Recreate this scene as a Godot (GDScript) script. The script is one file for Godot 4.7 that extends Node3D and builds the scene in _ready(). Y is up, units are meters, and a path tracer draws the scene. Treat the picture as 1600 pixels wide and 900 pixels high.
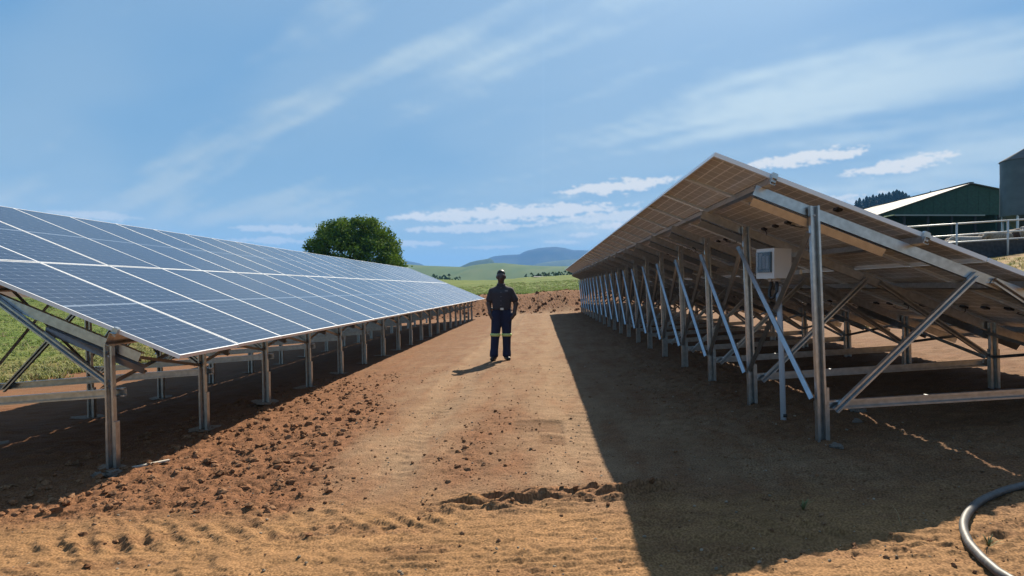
extends Node3D

# ------------------------------------------------------------------ camera numbers (from the photograph)
const FOCAL := 1071.55          # pixels of the 1600 x 900 photograph
const YAW := 0.0429
const ROLL := 0.0059
const PITCH_W := 1.154          # one module and its gap along the row
const MOD_W := 1.142
const MOD_L := 2.284
const MOD_STEP := 2.298
const TILT := 0.374
const BAY := 1.735

var rng := RandomNumberGenerator.new()
var nz_a := FastNoiseLite.new()
var nz_b := FastNoiseLite.new()
var nz_c := FastNoiseLite.new()
var nz_d := FastNoiseLite.new()
var M := {}
var used_names := {}

# ------------------------------------------------------------------ small helpers
func srgb(r: float, g: float, b: float) -> Color:
	return Color(r, g, b).linear_to_srgb()

func numbered(n: String) -> String:
	if not used_names.has(n):
		used_names[n] = 0
		return n
	used_names[n] += 1
	return "%s_%03d" % [n, used_names[n]]

func tag(o: Node, label: String, category: String, group := "", kind := "") -> Node:
	if label != "": o.set_meta("label", label)
	if category != "": o.set_meta("category", category)
	if group != "": o.set_meta("group", group)
	if kind != "": o.set_meta("kind", kind)
	return o

func thing(called: String, label: String, category: String, at := Vector3.ZERO, turn := 0.0, group := "") -> Node3D:
	var o := Node3D.new()
	o.name = numbered(called)
	add_child(o)
	o.position = at
	o.rotation.y = turn
	tag(o, label, category, group)
	return o

func put(called: String, mesh: Mesh, mat: Material, parent: Node, at := Vector3.ZERO) -> MeshInstance3D:
	var o := MeshInstance3D.new()
	o.name = numbered(called) if parent == self else called
	o.mesh = mesh
	if mat: o.material_override = mat
	o.position = at
	parent.add_child(o, true)
	return o

func struct(called: String, mesh: Mesh, mat: Material) -> MeshInstance3D:
	var o := put(called, mesh, mat, self)
	o.set_meta("kind", "structure")
	return o

func new_st() -> SurfaceTool:
	var st := SurfaceTool.new()
	st.begin(Mesh.PRIMITIVE_TRIANGLES)
	st.set_smooth_group(-1)
	return st

func done(st: SurfaceTool) -> ArrayMesh:
	st.generate_normals()
	return st.commit()

func tri(st: SurfaceTool, a: Vector3, b: Vector3, c: Vector3) -> void:
	st.add_vertex(a); st.add_vertex(b); st.add_vertex(c)

func quad(st: SurfaceTool, a: Vector3, b: Vector3, c: Vector3, d: Vector3) -> void:
	tri(st, a, b, c); tri(st, a, c, d)

# box with its own axes
func box(st: SurfaceTool, c: Vector3, s: Vector3, bs := Basis.IDENTITY) -> void:
	var h := s * 0.5
	var p: Array[Vector3] = []
	for k in 8:
		p.append(c + bs * Vector3(h.x * (1 if k & 1 else -1), h.y * (1 if k & 2 else -1), h.z * (1 if k & 4 else -1)))
	quad(st, p[4], p[6], p[7], p[5]); quad(st, p[1], p[3], p[2], p[0])
	quad(st, p[5], p[7], p[3], p[1]); quad(st, p[0], p[2], p[6], p[4])
	quad(st, p[6], p[2], p[3], p[7]); quad(st, p[0], p[4], p[5], p[1])

# sweep a closed outline (2D, anticlockwise) straight from a to b; "side" is where the outline's x points
func extrude(st: SurfaceTool, outline: PackedVector2Array, a: Vector3, b: Vector3, side: Vector3) -> void:
	var dir := (b - a).normalized()
	var up := side.cross(dir).normalized()
	var sx := dir.cross(up).normalized()
	var n := outline.size()
	for i in n:
		var p := outline[i]
		var q := outline[(i + 1) % n]
		var pa := a + sx * p.x + up * p.y
		var qa := a + sx * q.x + up * q.y
		var pb := b + sx * p.x + up * p.y
		var qb := b + sx * q.x + up * q.y
		quad(st, pa, pb, qb, qa)
	var ix := Geometry2D.triangulate_polygon(outline)
	for k in range(0, ix.size(), 3):
		var v := [outline[ix[k]], outline[ix[k + 1]], outline[ix[k + 2]]]
		if (v[1] - v[0]).cross(v[2] - v[0]) < 0.0:
			var t = v[1]; v[1] = v[2]; v[2] = t
		tri(st, a + sx * v[0].x + up * v[0].y, a + sx * v[1].x + up * v[1].y, a + sx * v[2].x + up * v[2].y)
		tri(st, b + sx * v[0].x + up * v[0].y, b + sx * v[2].x + up * v[2].y, b + sx * v[1].x + up * v[1].y)

# lipped channel: web on the -x side, open towards +x
func channel(w: float, h: float, t: float, lip: float) -> PackedVector2Array:
	var x0 := -w * 0.5
	var x1 := w * 0.5
	var y0 := -h * 0.5
	var y1 := h * 0.5
	return PackedVector2Array([
		Vector2(x0, y0), Vector2(x1, y0), Vector2(x1, y0 + lip), Vector2(x1 - t, y0 + lip), Vector2(x1 - t, y0 + t),
		Vector2(x0 + t, y0 + t), Vector2(x0 + t, y1 - t), Vector2(x1 - t, y1 - t), Vector2(x1 - t, y1 - lip),
		Vector2(x1, y1 - lip), Vector2(x1, y1), Vector2(x0, y1)])

func bar_mesh(outline: PackedVector2Array, a: Vector3, b: Vector3, side: Vector3) -> ArrayMesh:
	var st := new_st()
	extrude(st, outline, a, b, side)
	return done(st)

func tube_mesh(pts: PackedVector3Array, r: float, sides := 8, r_end := -1.0) -> ArrayMesh:
	var st := SurfaceTool.new()
	st.begin(Mesh.PRIMITIVE_TRIANGLES)
	st.set_smooth_group(0)
	tube_into(st, pts, r, sides, r_end)
	st.generate_normals()
	return st.commit()

func tube_into(st: SurfaceTool, pts: PackedVector3Array, r: float, sides := 8, r_end := -1.0) -> void:
	var rings: Array = []
	var n := pts.size()
	for i in n:
		var d := (pts[mini(i + 1, n - 1)] - pts[maxi(i - 1, 0)]).normalized()
		var ref := Vector3.UP if absf(d.y) < 0.9 else Vector3.RIGHT
		var sx := d.cross(ref).normalized()
		var sy := sx.cross(d).normalized()
		var rr := r if r_end < 0.0 else lerpf(r, r_end, float(i) / (n - 1))
		var ring := PackedVector3Array()
		for k in sides:
			var an := TAU * k / sides
			ring.append(pts[i] + (sx * cos(an) + sy * sin(an)) * rr)
		rings.append(ring)
	for i in n - 1:
		for k in sides:
			var k2 := (k + 1) % sides
			quad(st, rings[i][k], rings[i][k2], rings[i + 1][k2], rings[i + 1][k])
	for k in range(1, sides - 1):
		tri(st, rings[0][0], rings[0][k + 1], rings[0][k])
		tri(st, rings[n - 1][0], rings[n - 1][k], rings[n - 1][k + 1])

func lump_mesh(sd: int, flat := 0.75, detail := 1) -> ArrayMesh:
	# irregular clod or stone, about 1 m across before scaling
	var r := RandomNumberGenerator.new()
	r.seed = sd
	var n := FastNoiseLite.new()
	n.seed = sd
	n.frequency = 1.1
	var rows := 5 if detail == 1 else 8
	var cols := 7 if detail == 1 else 12
	var grid: Array = []
	for i in rows + 1:
		var ring := PackedVector3Array()
		var th := PI * i / rows
		for j in cols:
			var ph := TAU * j / cols + (0.3 if i % 2 else 0.0)
			var v := Vector3(sin(th) * cos(ph), cos(th), sin(th) * sin(ph))
			var q := 0.5 * (1.0 + 0.55 * n.get_noise_3dv(v * 0.9) + 0.25 * n.get_noise_3dv(v * 2.4 + Vector3(9, 0, 0)))
			ring.append(Vector3(v.x * q, v.y * q * flat, v.z * q * 0.85))
		grid.append(ring)
	var st := new_st()
	for i in rows:
		for j in cols:
			var j2 := (j + 1) % cols
			if i > 0: tri(st, grid[i][j], grid[i][j2], grid[i + 1][j2])
			if i < rows - 1: tri(st, grid[i][j], grid[i + 1][j2], grid[i + 1][j])
	return done(st)

func smooth(a: float, b: float, x: float) -> float:
	var t := clampf((x - a) / (b - a), 0.0, 1.0)
	return t * t * (3.0 - 2.0 * t)

# a pixel of the photograph gives a direction; dist is the distance along the rows (-z), taken from what the thing touches
func at(px: float, py: float, dist: float) -> Vector3:
	var v := cam_basis() * Vector3((px - 800.0) / FOCAL, -(py - 450.0) / FOCAL, -1.0)
	return v * (dist / -v.z)

func cam_basis() -> Basis:
	return Basis(Vector3.UP, YAW) * Basis(Vector3(0, 0, 1), ROLL)

# ------------------------------------------------------------------ the lie of the land
const PX := [-40.0, -16.0, -12.0, -8.0, -6.17, -3.72, 0.0, 2.28, 4.8, 7.0, 9.5, 30.0, 46.0, 80.0]
const PY := [-1.35, -2.12, -2.16, -1.95, -1.82, -1.605, -1.36, -1.215, -1.02, -0.86, -0.62, 2.65, 5.3, 6.4]

func cross_profile(x: float) -> float:
	if x <= PX[0]: return PY[0] + (PX[0] - x) * 0.034
	for i in PX.size() - 1:
		if x <= PX[i + 1]:
			var t: float = (x - PX[i]) / (PX[i + 1] - PX[i])
			var h: float = PX[i + 1] - PX[i]
			var m0: float = slope_at(i) * h
			var m1: float = slope_at(i + 1) * h
			var t2 := t * t
			var t3 := t2 * t
			return (2 * t3 - 3 * t2 + 1) * PY[i] + (t3 - 2 * t2 + t) * m0 + (-2 * t3 + 3 * t2) * PY[i + 1] + (t3 - t2) * m1
	return PY[PY.size() - 1]

func slope_at(i: int) -> float:
	if i == 0: return -0.034
	if i == PX.size() - 1: return 0.0
	return (PY[i + 1] - PY[i - 1]) / (PX[i + 1] - PX[i - 1])

func land(x: float, z: float) -> float:
	var d := -z
	var y := cross_profile(x) - 0.0035 * clampf(d - 6.0, -6.0, 60.0)
	var near_x := smooth(-46.0, -22.0, x) * (1.0 - smooth(14.0, 26.0, x))
	var foot := 40.6 + 1.3 * nz_a.get_noise_2d(x * 3.0, 7.0) + 0.02 * x
	y += near_x * smooth(foot, foot + 5.2, d) * (1.22 + 0.16 * nz_a.get_noise_2d(x * 5.0, 91.0))
	y += smooth(44.0, 160.0, d) * 2.85 * smooth(-200.0, 0.0, x)
	if d > 150.0:
		y -= smooth(150.0, 420.0, d) * (26.0 + 5.0 * smooth(0.0, 60.0, x))
	y += smooth(16.0, 60.0, absf(x)) * 0.5 * nz_a.get_noise_2d(x * 0.35, z * 0.35)
	return y

# ------------------------------------------------------------------ materials
func noise_tex(size: int, freq: float, sd: int, lo: Color, hi: Color, kind := FastNoiseLite.TYPE_SIMPLEX_SMOOTH, oct := 5) -> NoiseTexture2D:
	var n := FastNoiseLite.new()
	n.noise_type = kind
	n.seed = sd
	n.frequency = freq
	n.fractal_octaves = oct
	var t := NoiseTexture2D.new()
	t.width = size
	t.height = size
	t.seamless = true
	t.noise = n
	var g := Gradient.new()
	g.set_color(0, lo)
	g.set_color(1, hi)
	t.color_ramp = g
	return t

func flat_mat(c: Color, rough := 0.8, metal := 0.0) -> StandardMaterial3D:
	var m := StandardMaterial3D.new()
	m.albedo_color = c
	m.roughness = rough
	m.metallic = metal
	return m

func mottled(c: Color, rough: float, metal: float, scale: float, depth: float, sd: int, bump := 0.0) -> StandardMaterial3D:
	var m := flat_mat(c, rough, metal)
	m.albedo_texture = noise_tex(256, 0.02, sd, Color(depth, depth, depth), Color(1, 1, 1))
	m.uv1_triplanar = true
	m.uv1_scale = Vector3.ONE * scale
	if bump > 0.0:
		m.heightmap_enabled = true
		m.heightmap_texture = m.albedo_texture
		m.heightmap_scale = bump
	return m

func tinted(rough := 0.95) -> StandardMaterial3D:
	var m := flat_mat(Color.WHITE, rough)
	m.vertex_color_use_as_albedo = true
	return m

func cell_image(gap: int, line: Color, cell_a: Color, cell_b: Color, bus: Color) -> ImageTexture:
	var im := Image.create(516, 1032, true, Image.FORMAT_RGB8)
	im.fill(line)
	var r := RandomNumberGenerator.new()
	r.seed = 5
	for i in 6:
		for j in 24:
			var y := 5 + j * 42 + (14 if j >= 12 else 0)
			var c := cell_a.lerp(cell_b, r.randf())
			im.fill_rect(Rect2i(6 + i * 84 + gap, y + gap, 84 - 2 * gap, 42 - 2 * gap), c)
			for b in 9:
				im.fill_rect(Rect2i(6 + i * 84 + 6 + b * 9, y + 1, 1, 40), c.lerp(bus, 0.45))
			for q in [[1, 1, 1, 1], [82, 1, -1, 1]]:
				for k in 5:
					var wv := 5 - k
					var yy := (y + 1 + k) if j % 2 == 0 else (y + 40 - k)
					im.fill_rect(Rect2i(6 + i * 84 + (q[0] if q[2] > 0 else q[0] + 1 - wv), yy, wv, 1), line)
	im.generate_mipmaps()
	return ImageTexture.create_from_image(im)

func make_materials() -> void:
	M.steel = mottled(srgb(0.56, 0.58, 0.59), 0.30, 0.9, 2.3, 0.84, 11)
	M.alu = flat_mat(srgb(0.78, 0.79, 0.79), 0.4, 0.15)
	var g := StandardMaterial3D.new()
	g.albedo_texture = cell_image(1, Color(0.42, 0.46, 0.52), Color(0.135, 0.155, 0.215), Color(0.15, 0.17, 0.235), Color(0.31, 0.35, 0.41))
	g.roughness = 0.16
	g.metallic_specular = 0.5
	M.glass = g
	var b := StandardMaterial3D.new()
	b.albedo_texture = cell_image(3, Color(0.98, 0.97, 0.96), Color(0.74, 0.73, 0.70), Color(0.79, 0.77, 0.74), Color(0.83, 0.81, 0.78))
	b.roughness = 0.32
	M.back = b
	M.black = flat_mat(srgb(0.02, 0.02, 0.021), 0.5)
	M.rubber = mottled(srgb(0.11, 0.105, 0.10), 0.55, 0.0, 5.0, 0.6, 15)
	M.white_plastic = flat_mat(srgb(0.62, 0.62, 0.60), 0.45)
	M.grey_plastic = flat_mat(srgb(0.42, 0.41, 0.40), 0.5)
	M.footing = mottled(srgb(0.30, 0.22, 0.15), 0.95, 0.0, 2.0, 0.6, 17, 1.0)
	M.stone = mottled(srgb(0.26, 0.215, 0.175), 0.9, 0.0, 3.0, 0.5, 18, 1.0)

# ------------------------------------------------------------------ sky
func sky_color(dir: Vector3, cirrus: FastNoiseLite, fine: FastNoiseLite, sun: Vector3) -> Color:
	var e := clampf(dir.y, 0.0, 1.0)
	var c := Color(0.55, 0.755, 0.84).lerp(Color(0.112, 0.360, 0.715), 1.0 - pow(1.0 - e, 5.0))
	c = c.lerp(Color(0.10, 0.25, 0.52), smooth(0.25, 0.9, e))
	var k := maxf(dir.dot(sun), 0.0)
	var glow := 0.10 * pow(k, 3.0) + 0.55 * pow(k, 24.0) + 1.2 * pow(k, 160.0)
	c += Color(1.0, 0.98, 0.92) * glow
	# high thin cloud, drawn out along one direction of a layer high above
	var h := 1.0 / (e + 0.10)
	var p := Vector2(dir.x, dir.z) * h
	var a := p.rotated(-0.72)
	var v := cirrus.get_noise_2d(a.x * 13.0, a.y * 62.0) * 0.65 + fine.get_noise_2d(a.x * 20.0, a.y * 170.0) * 0.28 + 0.1 * fine.get_noise_2d(p.x * 220.0, p.y * 220.0)
	var broad := 0.5 + 0.5 * cirrus.get_noise_2d(p.x * 14.0 + 300.0, p.y * 14.0)
	var haze := smooth(0.30, 0.75, 0.5 + 0.9 * cirrus.get_noise_2d(a.x * 9.0 + 80.0, a.y * 20.0 + 20.0))
	var veil := (smooth(0.0, 0.50, v + (broad - 0.5) * 0.9) * 0.66 + 0.24 * haze) * smooth(0.02, 0.10, e)
	c = c.lerp(Color(0.60, 0.74, 0.82) * (1.0 + 0.5 * pow(k, 6.0)), veil)
	return c

func build_sky(sun: Vector3) -> Sky:
	var cirrus := FastNoiseLite.new()
	cirrus.seed = 41
	cirrus.frequency = 0.02
	cirrus.fractal_octaves = 4
	var fine := FastNoiseLite.new()
	fine.seed = 43
	fine.frequency = 0.02
	fine.fractal_octaves = 5
	var w := 1024
	var h := 512
	var im := Image.create(w, h, false, Image.FORMAT_RGBF)
	var below := Color(0.30, 0.33, 0.34)
	for j in h:
		var el := PI * (0.5 - (j + 0.5) / h)
		if el < -0.02:
			im.fill_rect(Rect2i(0, j, w, h - j), below)
			break
		for i in w:
			# the left edge of a panorama looks towards -z
			var az := TAU * ((i + 0.5) / w)
			im.set_pixel(i, j, sky_color(Vector3(sin(az) * cos(el), sin(el), -cos(az) * cos(el)), cirrus, fine, sun))
	im.resize(4096, 2048, Image.INTERPOLATE_CUBIC)
	# low long clouds: [azimuth, elevation, half width, half height, slope, strength, seed] in degrees, all round the horizon
	var low: Array = []
	for q in [
		[1262, 246, 102, 11, 0.075, 0.98], [965, 291, 104, 11, 0.10, 0.95], [1408, 257, 80, 10, 0.11, 0.98], [800, 332, 215, 13, 0.055, 0.9],
		[735, 356, 120, 7, 0.04, 0.7], [650, 380, 55, 5, 0.02, 0.6], [910, 367, 28, 4, 0.02, 0.6], [955, 353, 30, 8, 0.05, 0.75],
		[440, 357, 80, 7, 0.03, 0.55], [760, 386, 60, 3, 0.03, 0.4], [1100, 330, 300, 15, 0.05, 0.7],
		[420, 376, 60, 6, 0.02, 0.5], [150, 336, 60, 6, -0.02, 0.45], [880, 378, 35, 3, 0.0, 0.5]]:
		var d := at(q[0], q[1], 1.0).normalized()
		low.append([rad_to_deg(atan2(d.x, -d.z)), rad_to_deg(asin(d.y)), q[2] / FOCAL * 57.3, q[3] / FOCAL * 57.3, q[4], q[5]])
	var r := RandomNumberGenerator.new()
	r.seed = 77
	for k in 34:
		var az := 60.0 + r.randf() * 240.0
		low.append([az, r.randf_range(2.5, 11.0), r.randf_range(2.0, 9.0), r.randf_range(0.2, 0.75), r.randf_range(-0.02, 0.1), r.randf_range(0.4, 0.95)])
	for c in low:
		var i0 := int((c[0] - c[2] * 1.15) / 360.0 * 4096.0)
		var i1 := int((c[0] + c[2] * 1.15) / 360.0 * 4096.0)
		var reach: float = c[3] * 2.6 + absf(c[4]) * c[2]
		var j0 := int((90.0 - (c[1] + reach)) / 180.0 * 2048.0)
		var j1 := int((90.0 - (c[1] - reach)) / 180.0 * 2048.0)
		for j in range(maxi(j0, 0), mini(j1, 1020)):
			for i in range(i0, i1):
				var az: float = (i + 0.5) / 4096.0 * 360.0
				var el: float = 90.0 - (j + 0.5) / 2048.0 * 180.0
				var u: float = (az - c[0]) / c[2]
				var v: float = (el - c[1] - c[4] * (az - c[0])) / c[3]
				var n := fine.get_noise_2d(az * 22.0, el * 90.0) * 0.75 + fine.get_noise_2d(az * 90.0 + 50.0, el * 220.0) * 0.45
				var body := 1.0 - absf(u) * absf(u) - absf(v) * (1.0 if v > 0.0 else 0.85) + n * 0.95
				var s: float = smooth(0.02, 0.42, body) * c[5] * smooth(1.1, 0.75, absf(u))
				if s > 0.003:
					var ii := posmod(i, 4096)
					var o := im.get_pixel(ii, j)
					im.set_pixel(ii, j, o.lerp(Color(1.0, 1.02, 1.02), s * 0.95))
	var pm := PanoramaSkyMaterial.new()
	pm.panorama = ImageTexture.create_from_image(im)
	var sky := Sky.new()
	sky.sky_material = pm
	return sky

# ------------------------------------------------------------------ main
func _ready() -> void:
	rng.seed = 2024
	nz_a.seed = 3; nz_a.frequency = 0.05; nz_a.fractal_octaves = 4
	nz_b.seed = 8; nz_b.frequency = 1.0; nz_b.fractal_octaves = 3
	nz_c.seed = 15; nz_c.frequency = 1.0; nz_c.noise_type = FastNoiseLite.TYPE_CELLULAR; nz_c.fractal_octaves = 2
	nz_d.seed = 21; nz_d.frequency = 1.0; nz_d.fractal_octaves = 2
	# camera
	var cam := Camera3D.new()
	cam.name = "camera"
	cam.transform = Transform3D(cam_basis(), Vector3.ZERO)
	cam.fov = rad_to_deg(2.0 * atan(450.0 / FOCAL))
	cam.near = 0.05
	cam.far = 30000.0
	add_child(cam)
	cam.current = true
	# sun and sky
	var travel := Vector3(-0.365, -1.0, 1.05).normalized()
	var sun := DirectionalLight3D.new()
	sun.name = "sun"
	sun.light_energy = 1.6
	sun.light_angular_distance = 0.5
	sun.light_color = Color(1.0, 0.95, 0.87)
	sun.shadow_enabled = true
	add_child(sun)
	sun.look_at_from_position(Vector3.ZERO, travel, Vector3.UP)
	var env := Environment.new()
	env.background_mode = Environment.BG_SKY
	env.sky = build_sky(-travel)
	env.background_energy_multiplier = 0.385
	env.tonemap_mode = Environment.TONE_MAPPER_LINEAR
	env.tonemap_exposure = 2.2
	env.sdfgi_enabled = true
	env.ssao_enabled = true
	env.ssil_enabled = true
	env.fog_enabled = true
	env.fog_density = 0.00014
	env.fog_light_color = Color(0.42, 0.70, 1.0)
	var we := WorldEnvironment.new()
	we.name = "world_environment"
	we.environment = env
	add_child(we)

	make_materials()
	build_ground()
	build_field()
	build_hills()
	build_arrays()
	build_person()
	build_tree()
	build_farm()
	build_far_things()
	build_combiner_box()
	build_small_things()

# ------------------------------------------------------------------ soil
func soil_at(x: float, d: float) -> Array:
	# returns [extra height, sand share, red share, dark share, rough share]
	var n1 := nz_a.get_noise_2d(x * 9.0, d * 9.0)
	var n2 := nz_b.get_noise_2d(x * 1.7, d * 1.7)
	var wob := x + 0.25 * n1
	# turning ground in front: pale ochre sand
	var sand := 1.0 - smooth(3.9, 4.75, d + 0.35 * n2 + 0.10 * x)
	sand = maxf(sand, smooth(1.6, 3.2, x) * (1.0 - smooth(3.6, 4.6, d + 0.3 * n2)))
	# compacted run up the middle
	var lane := smooth(-2.3, -1.4, wob) * (1.0 - smooth(1.6, 2.4, wob)) * smooth(4.0, 5.2, d)
	var rough := (1.0 - smooth(-1.9, -1.25, wob + 0.12 * (d - 5.0))) * smooth(3.9, 4.7, d + 0.3 * n2) * (1.0 - 0.65 * smooth(8.0, 14.0, d))
	# strip of loose clods between the wheel tracks
	var strip := exp(-pow((wob + 0.52 - 0.05 * (d - 6.0)) / 0.30, 2.0)) * smooth(4.4, 5.2, d) * (1.0 - smooth(7.2, 9.0, d))
	var bank := smooth(40.6, 42.5, d)
	rough = clampf(rough + 0.55 * strip + bank, 0.0, 1.0)
	var track := 0.0
	for tx in [-1.25, 0.30]:
		var c: float = tx + 0.10 * sin(d * 0.35) + 0.05 * n1
		track = maxf(track, exp(-pow((x - c) / 0.24, 2.0)))
	track *= smooth(4.4, 5.6, d) * (1.0 - bank)
	var y := 0.0
	if d < 60.0:
		var fade := 1.0 / (1.0 + 0.02 * d)
		y += 0.020 * n1 + 0.010 * n2 * fade
		var cell := nz_c.get_noise_2d(x * 7.0, d * 7.0)
		var fine := nz_b.get_noise_2d(x * 14.0, d * 14.0)
		y += rough * (-0.016 * (0.5 + cell) + 0.014 * fine + 0.034 * nz_b.get_noise_2d(x * 5.0, d * 5.0)) * (1.0 + 1.2 * bank)
		y += (1.0 - rough) * 0.0065 * fine + (1.0 - rough) * 0.004 * nz_d.get_noise_2d(x * 17.0, d * 17.0)
		y -= 0.030 * track
		if d < 16.0: y += 0.008 * track * sin(d * 34.0 + absf(x + 1.25 if x < -0.5 else x - 0.30) * 22.0) * (0.5 + nz_b.get_noise_2d(x * 1.1, d * 1.1))
		y += 0.014 * exp(-pow((absf(x + 1.25) - 0.34) / 0.10, 2.0)) * smooth(4.4, 5.6, d)
	# tyre marks across the front
	var tread := 0.0
	if d < 4.9:
		tread += treads(x, d, 4.18 + 0.06 * x, 0.26, 0.17, -3.0, -0.55)
		tread += 0.8 * treads(x, d, 3.52 + 0.03 * x, 0.24, 0.24, -3.2, -1.45)
		tread += 0.8 * treads(x, d, 3.78 - 0.10 * x, 0.26, 0.19, 0.9, 2.4)
		var line_band := exp(-pow((d - 3.40 - 0.035 * x) / 0.17, 2.0)) * smooth(-1.3, -0.6, x + 0.2 * n2)
		y += 0.006 * sin((d - 0.035 * x + 0.03 * n2) * 85.0) * line_band
		y -= 0.016 * line_band
		# churned ridge of mud
		var ridge := exp(-pow((d - 4.42 - 0.11 * x + 0.08 * n2) / 0.17, 2.0)) * smooth(-0.75, -0.45, x) * (1.0 - smooth(0.75, 1.05, x))
		y += ridge * (0.022 + 0.085 * nz_b.get_noise_2d(x * 3.2 + d * 2.0, d * 13.0))
		rough = maxf(rough, ridge * 0.6)
	y += tread * 0.034
	# two shallow pads pressed into the run
	var pad := 0.0
	var e := 0.02 * n2
	pad = maxf(pad, smooth(-0.30, -0.26, x + e) * (1.0 - smooth(0.20, 0.24, x + e)) * smooth(6.52, 6.56, d + e) * (1.0 - smooth(7.08, 7.12, d)))
	pad = maxf(pad, smooth(-0.03, 0.0, x + e) * (1.0 - smooth(0.20, 0.24, x)) * smooth(6.02, 6.06, d - e) * (1.0 - smooth(6.36, 6.40, d)))
	y -= pad * 0.018
	# scuffed damp patches in the sand
	var scuff := smooth(0.16, 0.42, nz_b.get_noise_2d(x * 0.9 + 11.0, d * 2.6)) * sand
	y += scuff * (0.020 * nz_b.get_noise_2d(x * 9.0, d * 12.0) + 0.010 * nz_b.get_noise_2d(x * 3.0 + d * 4.0, d * 7.0))
	y += sand * 0.012 * nz_b.get_noise_2d(x * 1.3 + 5.0, d * 4.2)
	y -= (0.35 + 0.65 * sand) * (1.0 - 0.7 * rough) * 0.009 * smooth(0.12, 0.0, absf(nz_d.get_noise_2d(x * 1.6 + 3.0 + d, d * 5.0)))
	y -= sand * 0.006 * smooth(0.10, 0.0, absf(nz_d.get_noise_2d(x * 4.0 + 60.0 - 2.0 * d, d * 9.0)))
	var right_side := smooth(0.6, 1.8, x + 0.4 * n1) * (1.0 - sand)
	y += right_side * (0.026 * nz_b.get_noise_2d(x * 4.0, d * 6.0) + 0.010 * nz_b.get_noise_2d(x * 12.0, d * 12.0))
	rough = clampf(maxf(rough, scuff * 0.55), 0.0, 1.0)
	var red := clampf(rough * 0.9 + 0.35 * n2 * (1.0 - sand) + 0.15 * smooth(-0.9, -2.6, x), 0.0, 1.0)
	var streak := nz_b.get_noise_2d(x * 2.6 + 30.0, d * 0.55)
	var pale := clampf(lane * 0.58 + track * 0.75 - strip * 0.7 - pad * 0.55 + 0.45 * n1 + 0.5 * streak, 0.0, 1.0)
	red = clampf(red + 0.35 * smooth(0.05, 0.5, -streak) * (1.0 - sand), 0.0, 1.0)
	return [y, sand, red, pale, rough, pad, tread]

func treads(x: float, d: float, mid: float, half: float, step: float, x0: float, x1: float) -> float:
	var v := (d - mid) / half
	if absf(v) > 1.2 or x < x0 - 0.3 or x > x1 + 0.3: return 0.0
	var lug := x + v * 0.20 + 0.05 * nz_b.get_noise_2d(x * 1.5, d * 3.0)
	var ph := fposmod(lug / step, 1.0)
	var s := smooth(0.0, 0.22, ph) * (1.0 - smooth(0.40, 0.78, ph))
	var worn := 0.35 + 0.9 * nz_b.get_noise_2d(x * 0.9 + 40.0, d * 1.6) + 0.5 * nz_b.get_noise_2d(x * 5.0, d * 5.0)
	return (s - 0.35) * clampf(worn, 0.0, 1.0) * (1.0 - smooth(0.75, 1.15, absf(v))) * smooth(x0 - 0.2, x0 + 0.2, x) * (1.0 - smooth(x1 - 0.25, x1 + 0.25, x))

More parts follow.
